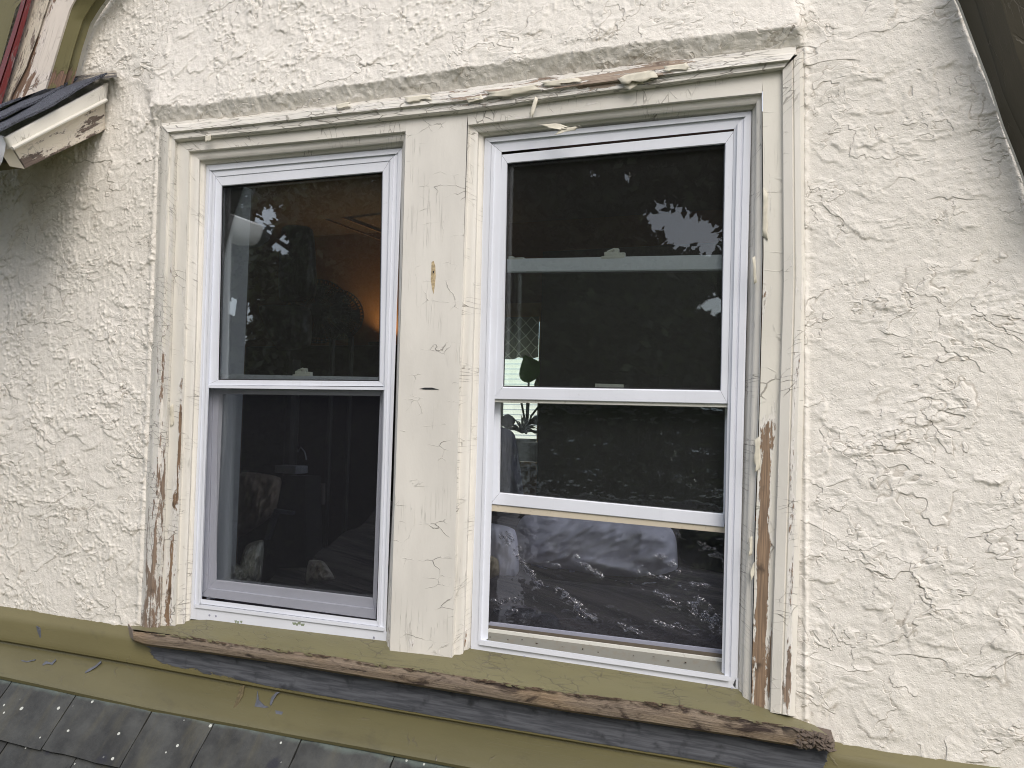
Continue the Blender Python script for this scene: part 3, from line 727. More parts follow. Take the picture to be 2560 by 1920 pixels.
pane('glass_pane', [(1252,678),(1822,672),(1811,1288),(1246,1235)], .058, ls)
bar('bottom_lip', [(1226,1262),(1811,1319),(1811,1331),(1226,1276)], .047, .028, vinyl('beige stained lip', S(202,192,172), .35, .6), ls)
lock(1534, 640, .050, ls); latch(1292, 648, .050, ls)
for a, b in ((1221,1638),(1500,1676),(1311,1642),(1830,1722)): screw(a, b, -.003, wr)
# crumbs of debris on the sill
db = MB(); r = random.Random(5)
for k in range(46):
    s = r.random(); q = lerp(lerp((1222,1583),(1806,1657), s), lerp((1212,1602),(1815,1690), s), r.random()**.5)
    db.rbox(U(q[0], q[1], .014), (r.uniform(.001,.005), .002, r.uniform(.001,.003)), .0004)
o = db.build('debris', simple('grit', S(70,60,50), .9), wr); o['kind'] = 'stuff'

# ------------------------------------------------------------------ FLASHING AND SLATES
fl = empty('lead_flashing', (0,0,0), 'olive painted lead flashing running below the sill, grey where the paint is lost', 'flashing')
F0 = [(-200,1480),(321,1560),(1000,1662),(1500,1750),(2100,1850),(2700,1945)]
F2 = [(-200,1562),(0,1600),(321,1656),(800,1745),(1113,1798),(1492,1863),(1756,1907),(2000,1950),(2700,2080)]
F3 = [(-200,1660),(0,1690),(378,1772),(753,1841),(900,1867),(1182,1920),(1500,1985),(2000,2085),(2700,2230)]
# grey (bare lead) field: upper part of the fold, from x=370 to 2060
gx = [330,360,407,505,618,692,900,963,1117,1248,1492,1700,1843,1960,2050,2075]; gy = [1590,1608,1635,1656,1674,1700,1731,1751,1778,1802,1841,1875,1903,1922,1915,1880]
def greyf(u, v):
    a = resample(F0, 200)[min(199, int(u*199))]; b = resample(F2, 200)[min(199, int(u*199))]
    q = lerp(a, b, v)
    if q[0] < 340 or q[0] > 2068: return 0.
    return max(0., min(1.2, .5+(float(np.interp(q[0], gx, gy))-q[1])/16.))
_a = resample(F0, 200); _b = resample(F2, 200)
def greyf(u, v):
    i = min(199, int(round(u*199))); q = lerp(_a[i], _b[i], v)
    e = min(1., max(0., (q[0]-350)/25), max(0., (2070-q[0])/20))
    return max(-.3, min(1.3, .5+(float(np.interp(q[0], gx, gy))-q[1])/18.))*e
M_LEAD = paint_mat('olive paint lost from lead', S(110,103,68), S(88,90,95), S(58,60,65), 14, 10, .2, .0, rough=.55, grain=.3, cw=.03, stain=S(80,76,56), thick=.0009)
_t = M_LEAD.node_tree
FL1 = mixl(F0, F2, .5, 40)
ribbon('upper_fold', [(F0, -.030),(mixl(F0, F2, .35, 40), -.055),(mixl(F0, F2, .93, 40), -.066),(F2, -.066),(off(F2,0,5), -.052)], M_LEAD, fl, 220, lambda u, v: greyf(u, min(1, v/.75)), sub=5)
ribbon('apron', [(off(F2,0,-4), -.054),(off(F2,0,8), -.058),(mixl(F2, F3, .5, 40), -.105),(mixl(F2, F3, .95, 40), -.148),(F3, -.151),(off(F3,0,7), -.149),(off(F3,2,9), -.12)], M_FLASH, fl, 200, lambda u, v: .10, sub=4)
# seam and paint-loss chips in the apron
def chip(pts, y, mat=None, nm='bare_chip'):
    mb = MB(); mb.slab([U(a, b, y) for a, b in pts][::-1], (0,.002,0)); mb.build(nm, mat or M_CHIP, fl)
M_CHIP = simple('bare lead', S(86,89,97), .5, .2, 60, .0005)
def yap(px, py):
    a = float(np.interp(px, [p[0] for p in F2], [p[1] for p in F2])); b = float(np.interp(px, [p[0] for p in F3], [p[1] for p in F3]))
    return -.058-.092*max(0, min(1, (py-a)/(b-a)))-.0014
def chipz(pts, mat=None, nm='bare_chip'):
    mb = MB(); mb.slab([U(a, b, yap(a, b)) for a, b in pts][::-1], (0,.002,0)); mb.build(nm, mat or M_CHIP, fl)
for c in ([(643,1728),(646,1750),(660,1764),(672,1768),(662,1770),(636,1766),(641,1750)], [(700,1730),(692,1736),(684,1748),(677,1764),(674,1760),(679,1742),(690,1731)],
          [(688,1776),(708,1780),(703,1788),(690,1787)], [(300,1740),(314,1731),(313,1744),(303,1746)],
          [(212,1680),(222,1672),(238,1664),(251,1652),(253,1656),(240,1668),(224,1678),(213,1683)], [(52,1650),(66,1653),(88,1648),(87,1651),(66,1656),(55,1653)],
          [(106,1660),(114,1653),(128,1657),(138,1648),(139,1652),(130,1662),(118,1659),(107,1664)]): chipz(c)
chipz([(601,1716),(611,1712),(606,1740),(590,1770),(581,1800),(573,1802),(577,1785),(590,1750)], simple('torn seam', S(94,84,58), .8, .3, 90, .002), 'seam')
for c in ([(90,1565),(98,1570),(103,1596),(100,1597),(94,1580)],): 
    mb = MB(); mb.slab([U(a, b, -.0625) for a, b in c][::-1], (0,.004,0)); mb.build('bare_chip', M_CHIP, fl)

roof = empty('slate_roof', (0,0,0), 'weathered grey slate roof slope below the olive flashing', 'roof')
AL = math.atan(1.25)
p0 = U(0,1690,-.146); p1 = U(900,1867,-.146)
dX = (p1-p0).normalized(); dS = Vector((0,-math.cos(AL),-math.sin(AL)))
nR = dX.cross(dS); nR = nR if nR.z > 0 else -nR; nR.normalize()
def RP(px, py, lift=0.): return UP(px, py, p0+nR*lift, nR)
def rc(P): # plane coords
    d = P-p0; b = d.dot(dS); return d.dot(dX), b
jt = [187,378,533,753,985]; jy = [1733,1772,1802,1841,1883]
ju = [rc(RP(a, b))[0] for a, b in zip(jt, jy)]
rowh = rc(RP(211,1898))[1]; print('slates', ju, rowh)
def slate(u0, u1, s0, s1, row, edge):
    r = random.Random(int(u0*1000)+row*77); nu, nv = 7, 6; V = []; uv = []; F = []; pe = []
    g = .0016
    th = .006
    for j in range(nv+1):
        for i in range(nu+1):
            s = i/nu; t = j/nv
            u = u0+g+(u1-u0-2*g)*s + (r.random()-.5)*.0022*(i in (0, nu)); q = s0+(s1-s0)*t + (r.random()-.5)*.004*(j == nv)
            lift = .004+.010*t + (r.random()-.5)*.0012 - .002*(abs(s-.5)*2)**4 + row*0.
            P = p0+dX*u+dS*q+nR*(lift-.009); V.append(P); uv.append((u, q)); pe.append(max(0, 1-(q-s0)/.045) if row == 0 else .0)
    n1 = len(V)
    for k in range(n1): V.append(V[k]-nR*th); uv.append(uv[k]); pe.append(0)
    w_ = nu+1
    for j in range(nv):
        for i in range(nu): a = j*w_+i; F.append((a, a+1, a+w_+1, a+w_)); F.append((n1+a, n1+a+w_, n1+a+w_+1, n1+a+1))
    for i in range(nu): a = nv*w_+i; F.append((a, a+1, n1+a+1, n1+a)); F.append((i+1, i, n1+i, n1+i+1))
    for j in range(nv): a = j*w_; F.append((a, a+w_, n1+a+w_, n1+a)); a += nu; F.append((a+w_, a, n1+a, n1+a+w_))
    mesh_obj('slate', V, F, M_SLATE, roof, uvs=uv, attrs={'peel': pe})
wS = (ju[-1]-ju[0])/4
us_ = [ju[0]-wS*k for k in (6,5,4,3,2,1)]+ju+[ju[-1]+wS*k for k in range(1, 9)]
for row in range(9):
    sh = 0 if row == 0 else (wS*.47 if row % 2 else 0.)
    for a, b in zip(us_, us_[1:]):
        a2, b2 = a+sh, b+sh
        slate(a2, b2, -.002 if row == 0 else row*rowh-.02, (row+1)*rowh, row, 0)
bk = MB(); bk.slab([p0+dX*-2-nR*.02-dS*.05, p0+dX*3.2-nR*.02-dS*.05, p0+dX*3.2-nR*.02+dS*3, p0+dX*-2-nR*.02+dS*3], -nR*.02); bk.build('roof_deck', simple('roofing felt', (.02,.02,.02,1), .9), roof)

# ------------------------------------------------------------------ UPPER LEFT: small eave with shingles, fascia; raking boards behind
XE = U(266,206,YW).x
ev = empty('cornice_return', (XE,YW,1), 'small sloping eave with black shingles and a peeling cream fascia, upper left', 'eave')
def EX(px, py, dx=0.): return UX(px, py, XE+dx)
fq = [(266,252),(264,326),(60,423),(24,371)]
def grid_quad(name, TL, TR, BR, BL, nu, nv, mat, parent, peel, offn=None):
    V = []; uv = []; pe = []; F = []
    L = (TR-TL).length; Hh = (BL-TL).length
    for j in range(nv+1):
        for i in range(nu+1):
            s, t = i/nu, j/nv; V.append(TL.lerp(TR, s).lerp(BL.lerp(BR, s), t)); uv.append((s*L+3.3, t*Hh+1.7)); pe.append(peel(s, t))
    for j in range(nv):
        for i in range(nu): a = j*(nu+1)+i; F.append((a, a+nu+1, a+nu+2, a+1))
    o = mesh_obj(name, V, F, mat, parent, uvs=uv, attrs={'peel': pe}, smooth=True)
    m = o.modifiers.new('t', 'SOLIDIFY'); m.thickness = .018; m.offset = -1
    return o
fp = lambda s, t: .26+.30*math.exp(-((s-.72)/.2)**2-((t-.35)/.35)**2)+.35*math.exp(-((s-.08)/.18)**2-((t-.8)/.4)**2)+.25*math.exp(-((t-1)/.2)**2)
fo = grid_quad('fascia_board', EX(30,372), EX(264,253), EX(264,325), EX(62,422), 50, 16, M_FASCIA, ev, fp); fo['label'] = 'peeling fascia board showing grey wood'
grid_quad('frieze_strip', EX(14,343,.022), EX(272,206,.022), EX(266,252,.022), EX(30,372,.022), 40, 6, M_FLAT, ev, lambda s, t: .05)
bar_ = MB(); bar_.tube([EX(31,371,.026), EX(150,309,.026), EX(266,250,.026)], .005, 8); bar_.build('frieze_bead', M_BACKBAND, ev)
# fascia end + soffit (olive-brown) going left
mb = MB(); a, b = EX(62,422), EX(30,372); mb.slab([b, a, a+Vector((-.018,-.030,.0)), b+Vector((-.018,-.030,0))], (0,0,.004)); mb.build('fascia_end', M_FASCIA, ev)
mb = MB(); A, B = EX(264,322,-.006), EX(60,420,-.006)
mb.slab([A, B, B+Vector((-.45,0,0)), A+Vector((-.45,0,0))], (0,0,.02)); mb.build('soffit', simple('olive soffit', S(150,136,100), .6, .1, 12), ev)
# shingles: courses from the drip edge back to the wall line
E0, E1 = EX(278,196,.035), EX(-25,362,.035)          # drip edge (wall end, outer end)
T0 = U(286,190,YW-.004)
T1 = U(-90,262,YW-.004)
nC = 5
for c in range(nC):
    t0, t1 = c/nC, (c+1)/nC+.06
    def sp(e, t): # e along wall->outer, t from eave edge leftwards/back
        return E0.lerp(E1, e) + (T1-E0)*t*1.0
    nrm = (E1-E0).cross(T1-E0).normalized(); nrm = nrm if nrm.z > 0 else -nrm
    V = []; F = []; nn = 14; r = random.Random(c)
    for j, t in enumerate((t0, t1)):
        for i in range(nn+1):
            e = i/nn; lift = (.012*(1-(t-t0)/(t1-t0)) + .003*math.sin(e*9+c*2))
            V.append(sp(e, t)+nrm*lift+(T1-E0).normalized()*(r.random()-.5)*.012*(j == 0))
    for i in range(nn): F.append((i, i+1, nn+2+i, nn+1+i))
    o = mesh_obj('shingle', V, F, M_SHINGLE, ev); m = o.modifiers.new('t', 'SOLIDIFY'); m.thickness = .006
# wall flashing strip (weathered pale)
ribbon('wall_flashing', [([(290,176),(240,182),(190,190),(150,205),(112,226)], YW-.014),([(292,184),(240,190),(196,200),(160,212),(118,230)], YW-.030),([(292,192),(240,198),(200,208),(165,224),(122,236)], YW-.048)], paint_mat('weathered flashing', S(182,174,158), S(92,88,84), S(60,60,64), 12, 60, .6, .25), ev, 40, lambda u, v: .15+.3*v)
# gutter end
gt = MB(); gc = EX(0,380,-.02)
prof = [(-.06,.035),(.030,.035),(.036,.028),(.032,.0),(.018,-.028),(.0,-.040),(-.06,-.040)]
gt.slab([gc+Vector((0, -.0-q[0]*.0, q[1]))+Vector((q[0]*.9,-q[0]*.25,0)) for q in prof], (-.02,-.30,0))
g = gt.build('gutter_end', M_VINYL, None, True); tag(g, 'white gutter end at the left edge beside the peeling fascia', 'gutter')

# raking timbers on the wall above the eave
rk = empty('left_bargeboard', (-.9,-.1,1.8), 'cream and olive raking bargeboard with a red metal edge, top left', 'bargeboard')
M_OLIVE = paint_mat('olive board paint', S(112,106,70), S(140,110,90), S(100,80,70), 12, 30, .35, -.02, cw=.03)
M_RAKE = paint_mat('thick cream paint flaking in plates', S(220,210,198), S(140,112,92), S(105,85,70), 10, 5, .4, .02, cw=.03, thick=.002)
M_RAKE2 = paint_mat('weathered cream wood', S(205,194,174), S(140,124,112), S(100,88,80), 8, 90, .8, .1)
oo = [(340,-90),(272,-10),(250,20),(226,58),(206,120),(188,190),(180,215)]
oi = [(272,-90),(200,-14),(184,12),(177,28),(152,110),(128,190),(118,222)]
om = [lerp(a, b, .32) for a, b in zip(oo, oi)]
ribbon('edge_strip', [([(a+9,b+3) for a, b in oo], YW-.006),(oo, YW-.012),(oo, YW-.04)], M_FLAT, rk, 40, lambda u, v: .1, flip=True)
ribbon('olive_board', [(oo, YW-.040),(om, YW-.055),(off(om,-3,0), YW-.066),(oi, YW-.095)], M_OLIVE, rk, 60, lambda u, v: .62*math.exp(-((u-.93)/.09)**2)+.05, flip=True)
ci = [(225,-90),(140,-40),(122,0),(96,80),(66,165),(30,235),(24,255)]
ribbon('cream_board', [(oi, YW-.095),(off(oi,-5,0), YW-.102),(ci, YW-.106)], M_RAKE, rk, 60, lambda u, v: .55*math.exp(-((v-1)/.22)**2)+.35*math.exp(-((u-.9)/.1)**2), flip=True)
cj = [(180,-110),(96,-60),(79,0),(58,75),(32,165),(8,245),(2,265)]
ribbon('cream_strip', [(off(ci,1,0), YW-.112),(cj, YW-.114)], M_RAKE2, rk, 60, lambda u, v: .3, flip=True)
ck = [(150,-120),(72,-60),(54,0),(30,80),(0,170),(-30,255),(-36,270)]
M_RED = paint_mat('oxblood painted metal', S(112,44,42), S(150,130,125), S(80,50,50), 12, 30, .5, .02, rough=.4)
ribbon('red_edge', [(cj, YW-.128),(mixl(cj, ck, .4, 30), YW-.132),(mixl(cj, ck, .5, 30), YW-.124),(mixl(cj, ck, .6, 30), YW-.130),(ck, YW-.128)], M_RED, rk, 60, lambda u, v: .18+.15*math.sin(u*20), flip=True)
ribbon('back_board', [([(150,-120),(40,20),(-10,200),(-20,270)], YW-.05),([(-200,-120),(-240,20),(-280,200),(-300,270)], YW-.05)], M_OLIVE, rk, 30, lambda u, v: .0, flip=True)

# right-hand arched timber
rr = empty('right_bargeboard', (2.4,-.1,1.6), 'olive arched bargeboard, coloured dark for its shaded underside, at the top right corner', 'bargeboard')
a0 = [(2330,-120),(2400,10),(2451,145),(2478,215),(2510,315),(2536,380),(2556,432),(2600,560)]
a1 = [(2372,-120),(2440,10),(2483,151),(2506,230),(2536,300),(2562,352),(2590,430),(2640,560)]
a2 = [(2440,-120),(2505,10),(2546,145),(2562,185),(2590,240),(2620,300),(2650,400),(2700,560)]
ribbon('edge_strip', [(off(a0,-6,2), YW-.004),(a0, YW-.012)], M_FLAT, rr, 40, lambda u, v: .1)
M_OLIVE_SHADE = paint_mat('olive paint darkened for shade', S(62,56,38), S(110,90,70), S(70,60,50), 12, 30, .3, -.05, cw=.03)  # olive with the underside's shade put into the colour
ribbon('olive_edge', [(a0, YW-.010),(a1, YW-.045)], M_OLIVE_SHADE, rr, 60, lambda u, v: .05)
ribbon('soffit', [(a1, YW-.045),(off(a1,5,0), YW-.047),(a2, YW-.11)], M_OLIVE_SHADE, rr, 60, lambda u, v: .0)
ribbon('outer_board', [(a2, YW-.11),(off(a2,60,0), YW-.12)], M_OLIVE_SHADE, rr, 60, lambda u, v: .0)

# ------------------------------------------------------------------ ROOM BEHIND THE GLASS
M_RWALL = simple('brown room wall', S(108,76,52), .85, .08, 5, .001); M_RCEIL = simple('dark ceiling', S(62,46,38), .9, .05, 3)
M_RFLOOR = simple('dark floor', S(60,48,40), .7, .2, 9); 
def room_part(name, mat, boxes):
    mb = MB(); [mb.box(c, s) for c, s in boxes]; o = mb.build(name, mat); o['kind'] = 'structure'; return o
RXL, RXR, RYB, RZF, RZC = -3.1, 3.2, 3.0, -1.0, 1.75
BWx0, BWx1, BWz0, BWz1 = -1.0, U(1352,940,RYB).x, U(1300,1150,RYB).z, U(1300,800,RYB).z
room_part('room_wall', M_RWALL, [(((RXL+BWx0)/2, RYB+.05, .4), (BWx0-RXL, .1, 2.9)), (((BWx1+RXR)/2, RYB+.05, .4), (RXR-BWx1, .1, 2.9)),
    (((BWx0+BWx1)/2, RYB+.05, (BWz1+1.85)/2), (BWx1-BWx0, .1, 1.85-BWz1)), (((BWx0+BWx1)/2, RYB+.05, (BWz0-1.05)/2), (BWx1-BWx0, .1, BWz0+1.05))])
room_part('room_side_wall', M_RWALL, [((RXL-.05, 1.5, .4), (.1, 3.1, 2.9))]); room_part('room_side_wall', M_RWALL, [((RXR+.05, .2, .4), (.1, .5, 2.9)), ((RXR+.05, 2.85, .4), (.1, .4, 2.9)), ((RXR+.05, 1.6, -.75), (.1, 2.3, .6)), ((RXR+.05, 1.6, 1.78), (.1, 2.3, .14))])  # right wall: unseen opening added to let sky light onto the bed
room_part('room_floor', M_RFLOOR, [((.05, 1.55, RZF-.05), (6.5, 3.1, .1))])
room_part('room_ceiling', M_RCEIL, [((-1.45, 1.55, RZC+.05), (3.5, 3.1, .1)), ((2.65, 1.55, RZC+.05), (1.5, 3.1, .1)), ((1.1, .35, RZC+.05), (1.6, .7, .1)), ((1.1, 2.45, RZC+.05), (1.6, 1.3, .1))])  # unseen skylight hole added above the bed to brighten the comforter
# trim line where ceiling slope meets wall
M_TRIM = simple('brown trim', S(150,112,84), .5)
q1, q2 = U(668,470,2.6), U(960,580,2.6)
mb = MB(); mb.tube([q1, q2], .012, 6); mb.tube([q1+Vector((0,0,-.06)), q2+Vector((0,0,-.05))], .006, 6); o = mb.build('picture_rail', M_TRIM); tag(o, 'thin brown trim line crossing the dark room behind the upper left pane', 'trim')
# partition / door edge: dark panel right of the bright blinds
mb = MB(); pq = U(1353,900,2.2); mb.rbox((pq.x+.45, 2.2, .2), (.9, .04, 2.4), .004); o = mb.build('wardrobe_door', simple('dark door', S(52,46,42), .5, .1, 6)); tag(o, 'dark tall wardrobe door beside the bright blinds inside the right window', 'wardrobe')

# far window with blinds and lace valance
fw = empty('far_window', ((BWx0+BWx1)/2, RYB, BWz0), 'bright far window with white blinds and lace valance, seen inside the right window', 'window')
M_WOOD = simple('honey wood trim', S(150,112,62), .5, .15, 20)
mb = MB(); cx = (BWx0+BWx1)/2; wW = BWx1-BWx0
zt = U(1300,795,RYB).z
mb.rbox((cx, RYB-.02, zt+.04), (wW+.1, .05, .085), .004); mb.rbox((BWx0-.02, RYB-.02, (BWz0+BWz1)/2), (.05,.05,BWz1-BWz0+.1), .004); mb.rbox((BWx1+.02, RYB-.02, (BWz0+BWz1)/2), (.04,.05,BWz1-BWz0+.1), .004)
mb.rbox((cx, RYB-.05, BWz0-.02), (wW+.1,.12,.03), .004)
mb.build('trim', M_WOOD, fw)
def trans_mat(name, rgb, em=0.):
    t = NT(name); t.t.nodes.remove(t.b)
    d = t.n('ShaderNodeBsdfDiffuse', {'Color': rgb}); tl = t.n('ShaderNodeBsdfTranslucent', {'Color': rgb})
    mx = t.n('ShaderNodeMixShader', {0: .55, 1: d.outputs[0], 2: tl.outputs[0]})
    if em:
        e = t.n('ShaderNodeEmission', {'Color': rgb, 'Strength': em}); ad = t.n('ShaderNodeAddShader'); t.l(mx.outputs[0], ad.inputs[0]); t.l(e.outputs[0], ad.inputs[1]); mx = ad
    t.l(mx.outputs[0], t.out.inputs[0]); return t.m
M_SLAT = trans_mat('self-lit white blind slat', (.85,.86,.80,1), .45)  # emission stands in for daylight coming through the blinds
zb = BWz0+.01; nS = int((zt-.09-zb)/.030)
sm_ = None
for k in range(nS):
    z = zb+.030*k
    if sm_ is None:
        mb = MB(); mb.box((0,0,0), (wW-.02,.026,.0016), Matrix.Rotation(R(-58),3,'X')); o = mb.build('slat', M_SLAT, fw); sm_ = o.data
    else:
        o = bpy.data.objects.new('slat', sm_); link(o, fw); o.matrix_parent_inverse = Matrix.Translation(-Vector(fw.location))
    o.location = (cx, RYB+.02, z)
# valance
def valance_mat():
    t = NT('lace valance'); t.t.nodes.remove(t.b)
    v = t.uv(14, 14); sep = t.n('ShaderNodeSeparateXYZ', {0: v})
    a = t.math('ADD', sep.outputs[0], sep.outputs[1]); b = t.math('SUBTRACT', sep.outputs[0], sep.outputs[1])
    wa = t.math('ABSOLUTE', t.math('SINE', t.math('MULTIPLY', a, 3.14159))); wb = t.math('ABSOLUTE', t.math('SINE', t.math('MULTIPLY', b, 3.14159)))
    ln = t.math('SUBTRACT', 1, t.ss(t.math('MINIMUM', wa, wb), .08, .2))
    c = t.mix(ln, S(105,106,100), S(176,178,168))
    d = t.n('ShaderNodeBsdfDiffuse', {'Color': c}); tl = t.n('ShaderNodeBsdfTranslucent', {'Color': c}); mx = t.n('ShaderNodeMixShader', {0: .4, 1: d.outputs[0], 2: tl.outputs[0]})
    t.l(mx.outputs[0], t.out.inputs[0]); return t.m
V = []; uv = []; F = []; nx = 80; vz1 = U(1300,838,RYB-.05).z; vz0 = U(1300,893,RYB-.05).z; vt = zt
for j in range(7):
    for i in range(nx+1):
        s = i/nx; t = j/6; bot = vz0 - .012*abs(math.sin(s*math.pi*7))
        V.append((BWx0+wW*s, RYB-.05-.010*math.sin(s*60)*t, vt+(bot-vt)*t)); uv.append((s*wW, t*(vt-vz0)))
for j in range(6):
    for i in range(nx): a = j*(nx+1)+i; F.append((a, a+1, a+nx+2, a+nx+1))
mesh_obj('valance', V, F, valance_mat(), fw, uvs=uv, smooth=True)
mb = MB(); mb.slab([(BWx0,RYB+.09,BWz0),(BWx1,RYB+.09,BWz0),(BWx1,RYB+.09,BWz1),(BWx0,RYB+.09,BWz1)], (0,.004,0)); mb.build('glass_pane', M_GLASS, fw)

# plants in front of the blinds
M_LEAF = trans_mat('green leaf', S(84,128,58)); M_STEM = simple('stem', S(60,66,44), .6); M_POT = simple('pale ceramic pot', S(168,170,166), .35)
def leaf_mesh(mb, base, tip, width, bend=Vector((0,0,0)), n=8):
    d = tip-base; side = d.cross(Vector((0,1,0))).normalized(); b = len(mb.v)
    for k in range(n+1):
        t = k/n; c = base+d*t+bend*math.sin(math.pi*t); wd = width*math.sin(math.pi*min(.98, t**.8*.97+.02))
        mb.v += [c-side*wd, c+Vector((0,.006,0))*1., c+side*wd]
    for k in range(n):
        i = b+3*k; mb.f += [(i,i+1,i+4,i+3),(i+1,i+2,i+5,i+4)]
yp = 2.55
pl = empty('tall_plant', U(1315,1130,yp), 'potted plant with one large upright leaf in front of the blinds', 'plant')
mb = MB(); leaf_mesh(mb, U(1322,957,yp), U(1311,888,yp), .075, Vector((.03,0,0)), 12); mb.build('leaf', M_LEAF, pl)
mb = MB(); leaf_mesh(mb, U(1335,962,yp), U(1382,958,yp), .05); mb.build('leaf', simple('yellow green leaf', S(104,118,44), .5, .2, 20), pl)
mb = MB(); leaf_mesh(mb, U(1336,1040,yp), U(1346,1062,yp), .04); mb.build('leaf', simple('dead leaf', S(96,92,84), .7), pl)
mb = MB(); leaf_mesh(mb, U(1270,1035,yp), U(1268,1075,yp), .045); mb.build('leaf', simple('dead leaf', S(96,92,84), .7), pl)
mb = MB(); B0 = U(1315,1085,yp)
for q in ([(1322,957),(1318,1000)],[(1303,1004),(1312,1050)],[(1322,1004),(1319,1050)],[(1350,1012),(1328,1040)]): mb.tube([U(*q[0],yp), U(*q[1],yp), B0], .006, 6)
mb.build('stem', M_STEM, pl)
mb = MB(); mb.lathe([(0,0),(.06,0),(.085,.10),(.09,.11),(.08,.11),(.07,.09),(0,.09)], U(1300,1120,yp)+Vector((0,0,-.06)), 20); mb.build('pot', M_POT, pl, True)
sp_ = empty('spider_plant', U(1305,1085,2.45), 'small spiky pale spider plant on the far window sill', 'plant')
mb = MB(); c0 = U(1305,1084,2.45); r = random.Random(9)
for k in range(34):
    a = r.uniform(-1.5,1.5); L = r.uniform(.08,.15); tip = c0+Vector((math.sin(a)*L, r.uniform(-.05,.05), math.cos(a)*L*.8-.02)); leaf_mesh(mb, c0, tip, .005, Vector((0,0,.02)), 5)
mb.build('leaves', simple('pale grey green', S(120,126,104), .6), sp_)
mb = MB(); mb.rbox(U(1300,1105,2.5)+Vector((0,.03,-.05)), (.22,.14,.10), .01); mb.build('planter', M_POT, sp_, True)

# dark coat / garment at left behind raised sash
def blob(name, pts, y, th, mat, parent=None, folds=.02, seed=0, nu=36, nv=26):
    """soft cloth volume filling a picture outline quad TL,TR,BR,BL"""
    V = []; F = []; uv = []
    for side in (0, 1):
        for j in range(nv+1):
            for i in range(nu+1):
                s, t = i/nu, j/nv; q = lerp(lerp(pts[0], pts[1], s), lerp(pts[3], pts[2], s), t)
                # superellipse rounding of the corners
                cs, ct = 2*s-1, 2*t-1; k = (1-.10*abs(ct)**4, 1-.10*abs(cs)**4)
                m = lerp(lerp(pts[0], pts[1], .5), lerp(pts[3], pts[2], .5), .5)
                ax = lerp(lerp(pts[0], pts[1], .5), lerp(pts[3], pts[2], .5), t); q = (ax[0]+(q[0]-ax[0])*k[0], q[1])
                ay = lerp(lerp(pts[0], pts[1], s), lerp(pts[3], pts[2], s), .5); q = (q[0], ay[1]+(q[1]-ay[1])*k[1])
                dome = (max(0, 1-cs**4)*max(0, 1-ct**4))**.5
                n_ = float(vnoise(np.array(s*6+seed), np.array(t*5+seed*2), 5))*folds + float(vnoise(np.array(s*22+t*9+seed), np.array(t*7.-s*3), 8))*folds*.5*(dome)
                V.append(U(q[0], q[1], y + (th*.0 if side else 0) - (dome*th+n_*dome)*(1 if side == 0 else -.5))); uv.append((s, t))
    n1 = (nu+1)*(nv+1)
    for j in range(nv):
        for i in range(nu):
            a = j*(nu+1)+i; F.append((a, a+nu+1, a+nu+2, a+1)); F.append((n1+a, n1+a+1, n1+a+nu+2, n1+a+nu+1))
    return mesh_obj(name, V, F, mat, parent, uvs=uv, smooth=True)
M_NAVY = simple('dark navy cloth', S(56,54,76), .9, .2, 14, .002)
g = blob('draped_coat', [(1240,1062),(1290,1080),(1312,1262),(1236,1275)], 1.1, .10, M_NAVY, None, .03, 3); tag(g, 'dark navy coat draped at the lower left of the raised sash, right window', 'coat')

# bed, blanket, comforter and pillows
bed = empty('bed', (.9,1.1,-1), 'bed under a dark striped blanket inside the open right window', 'bed')
def stripe_mat():
    t = NT('dark striped blanket'); v = t.uv(3, 26)
    n = t.noise(v, 1, 4, .6, .3)
    c = t.mix(t.ss(n, .35, .65), S(64,60,64), S(104,98,98)); c = t.mix(t.ss(t.noise(t.uv(3, 60), 1, 2), .6, .7), c, S(60,56,64))
    return t.done(c, .9, t.bump(t.noise(t.uv(8, 40), 1, 4), .01))
V = []; uv = []; F = []; nu, nv = 80, 60
for j in range(nv+1):
    for i in range(nu+1):
        s, t = i/nu, j/nv; x = -.35+2.9*s; y = .25+1.55*t
        z = -.14+.34*t+.025*math.sin(t*17+s*3+math.sin(s*7))+.02*math.sin(t*31+s*5)
        V.append((x, y, z)); uv.append((x*.6+y*.2, y+x*.25))
for j in range(nv):
    for i in range(nu): a = j*(nu+1)+i; F.append((a, a+1, a+nu+2, a+nu+1))
mesh_obj('blanket', V, F, stripe_mat(), bed, uvs=uv, smooth=True)
mb = MB(); mb.rbox((1.1, 1.0, -.55), (2.9, 1.5, .6), .05); mb.build('mattress', simple('mattress ticking', S(90,90,100), .9), bed, True)
mb = MB(); a, b = U(1300,1290,1.75), U(1820,1330,1.75); mb.rbox((a+b)/2+Vector((0,.05,-.12)), (1.4,.05,.36), .01); mb.build('headboard', simple('brown headboard', S(150,94,46), .5, .2, 12), bed)
M_QUILT = simple('lavender grey cotton', S(228,228,242), .9, .06, 9, .002)
g = blob('comforter', [(1292,1282),(1690,1306),(1698,1470),(1286,1420)], 1.25, .15, M_QUILT, None, .09, 1, 90, 50); tag(g, 'lavender grey comforter bundled on the bed below the raised sash', 'comforter')
g = blob('pillow', [(1298,1398),(1500,1428),(1500,1452),(1296,1440)], 1.25, .08, simple('pleated grey cotton', S(128,130,154), .9, .1, 12, .002), None, .05, 4, 50, 16); tag(g, 'pleated grey pillow edge beneath the comforter', 'pillow')
g = blob('comforter_tail', [(1500,1446),(1690,1450),(1676,1492),(1520,1466)], 1.2, .09, M_QUILT, None, .04, 6, 50, 16); tag(g, 'loose lower corner of the grey comforter hanging on the blanket', 'comforter')
g = blob('pillow', [(1180,1300),(1292,1318),(1300,1440),(1200,1500)], 1.0, .10, M_QUILT, None, .03, 8); tag(g, 'grey pillow at the left end of the bed by the window stile', 'pillow')
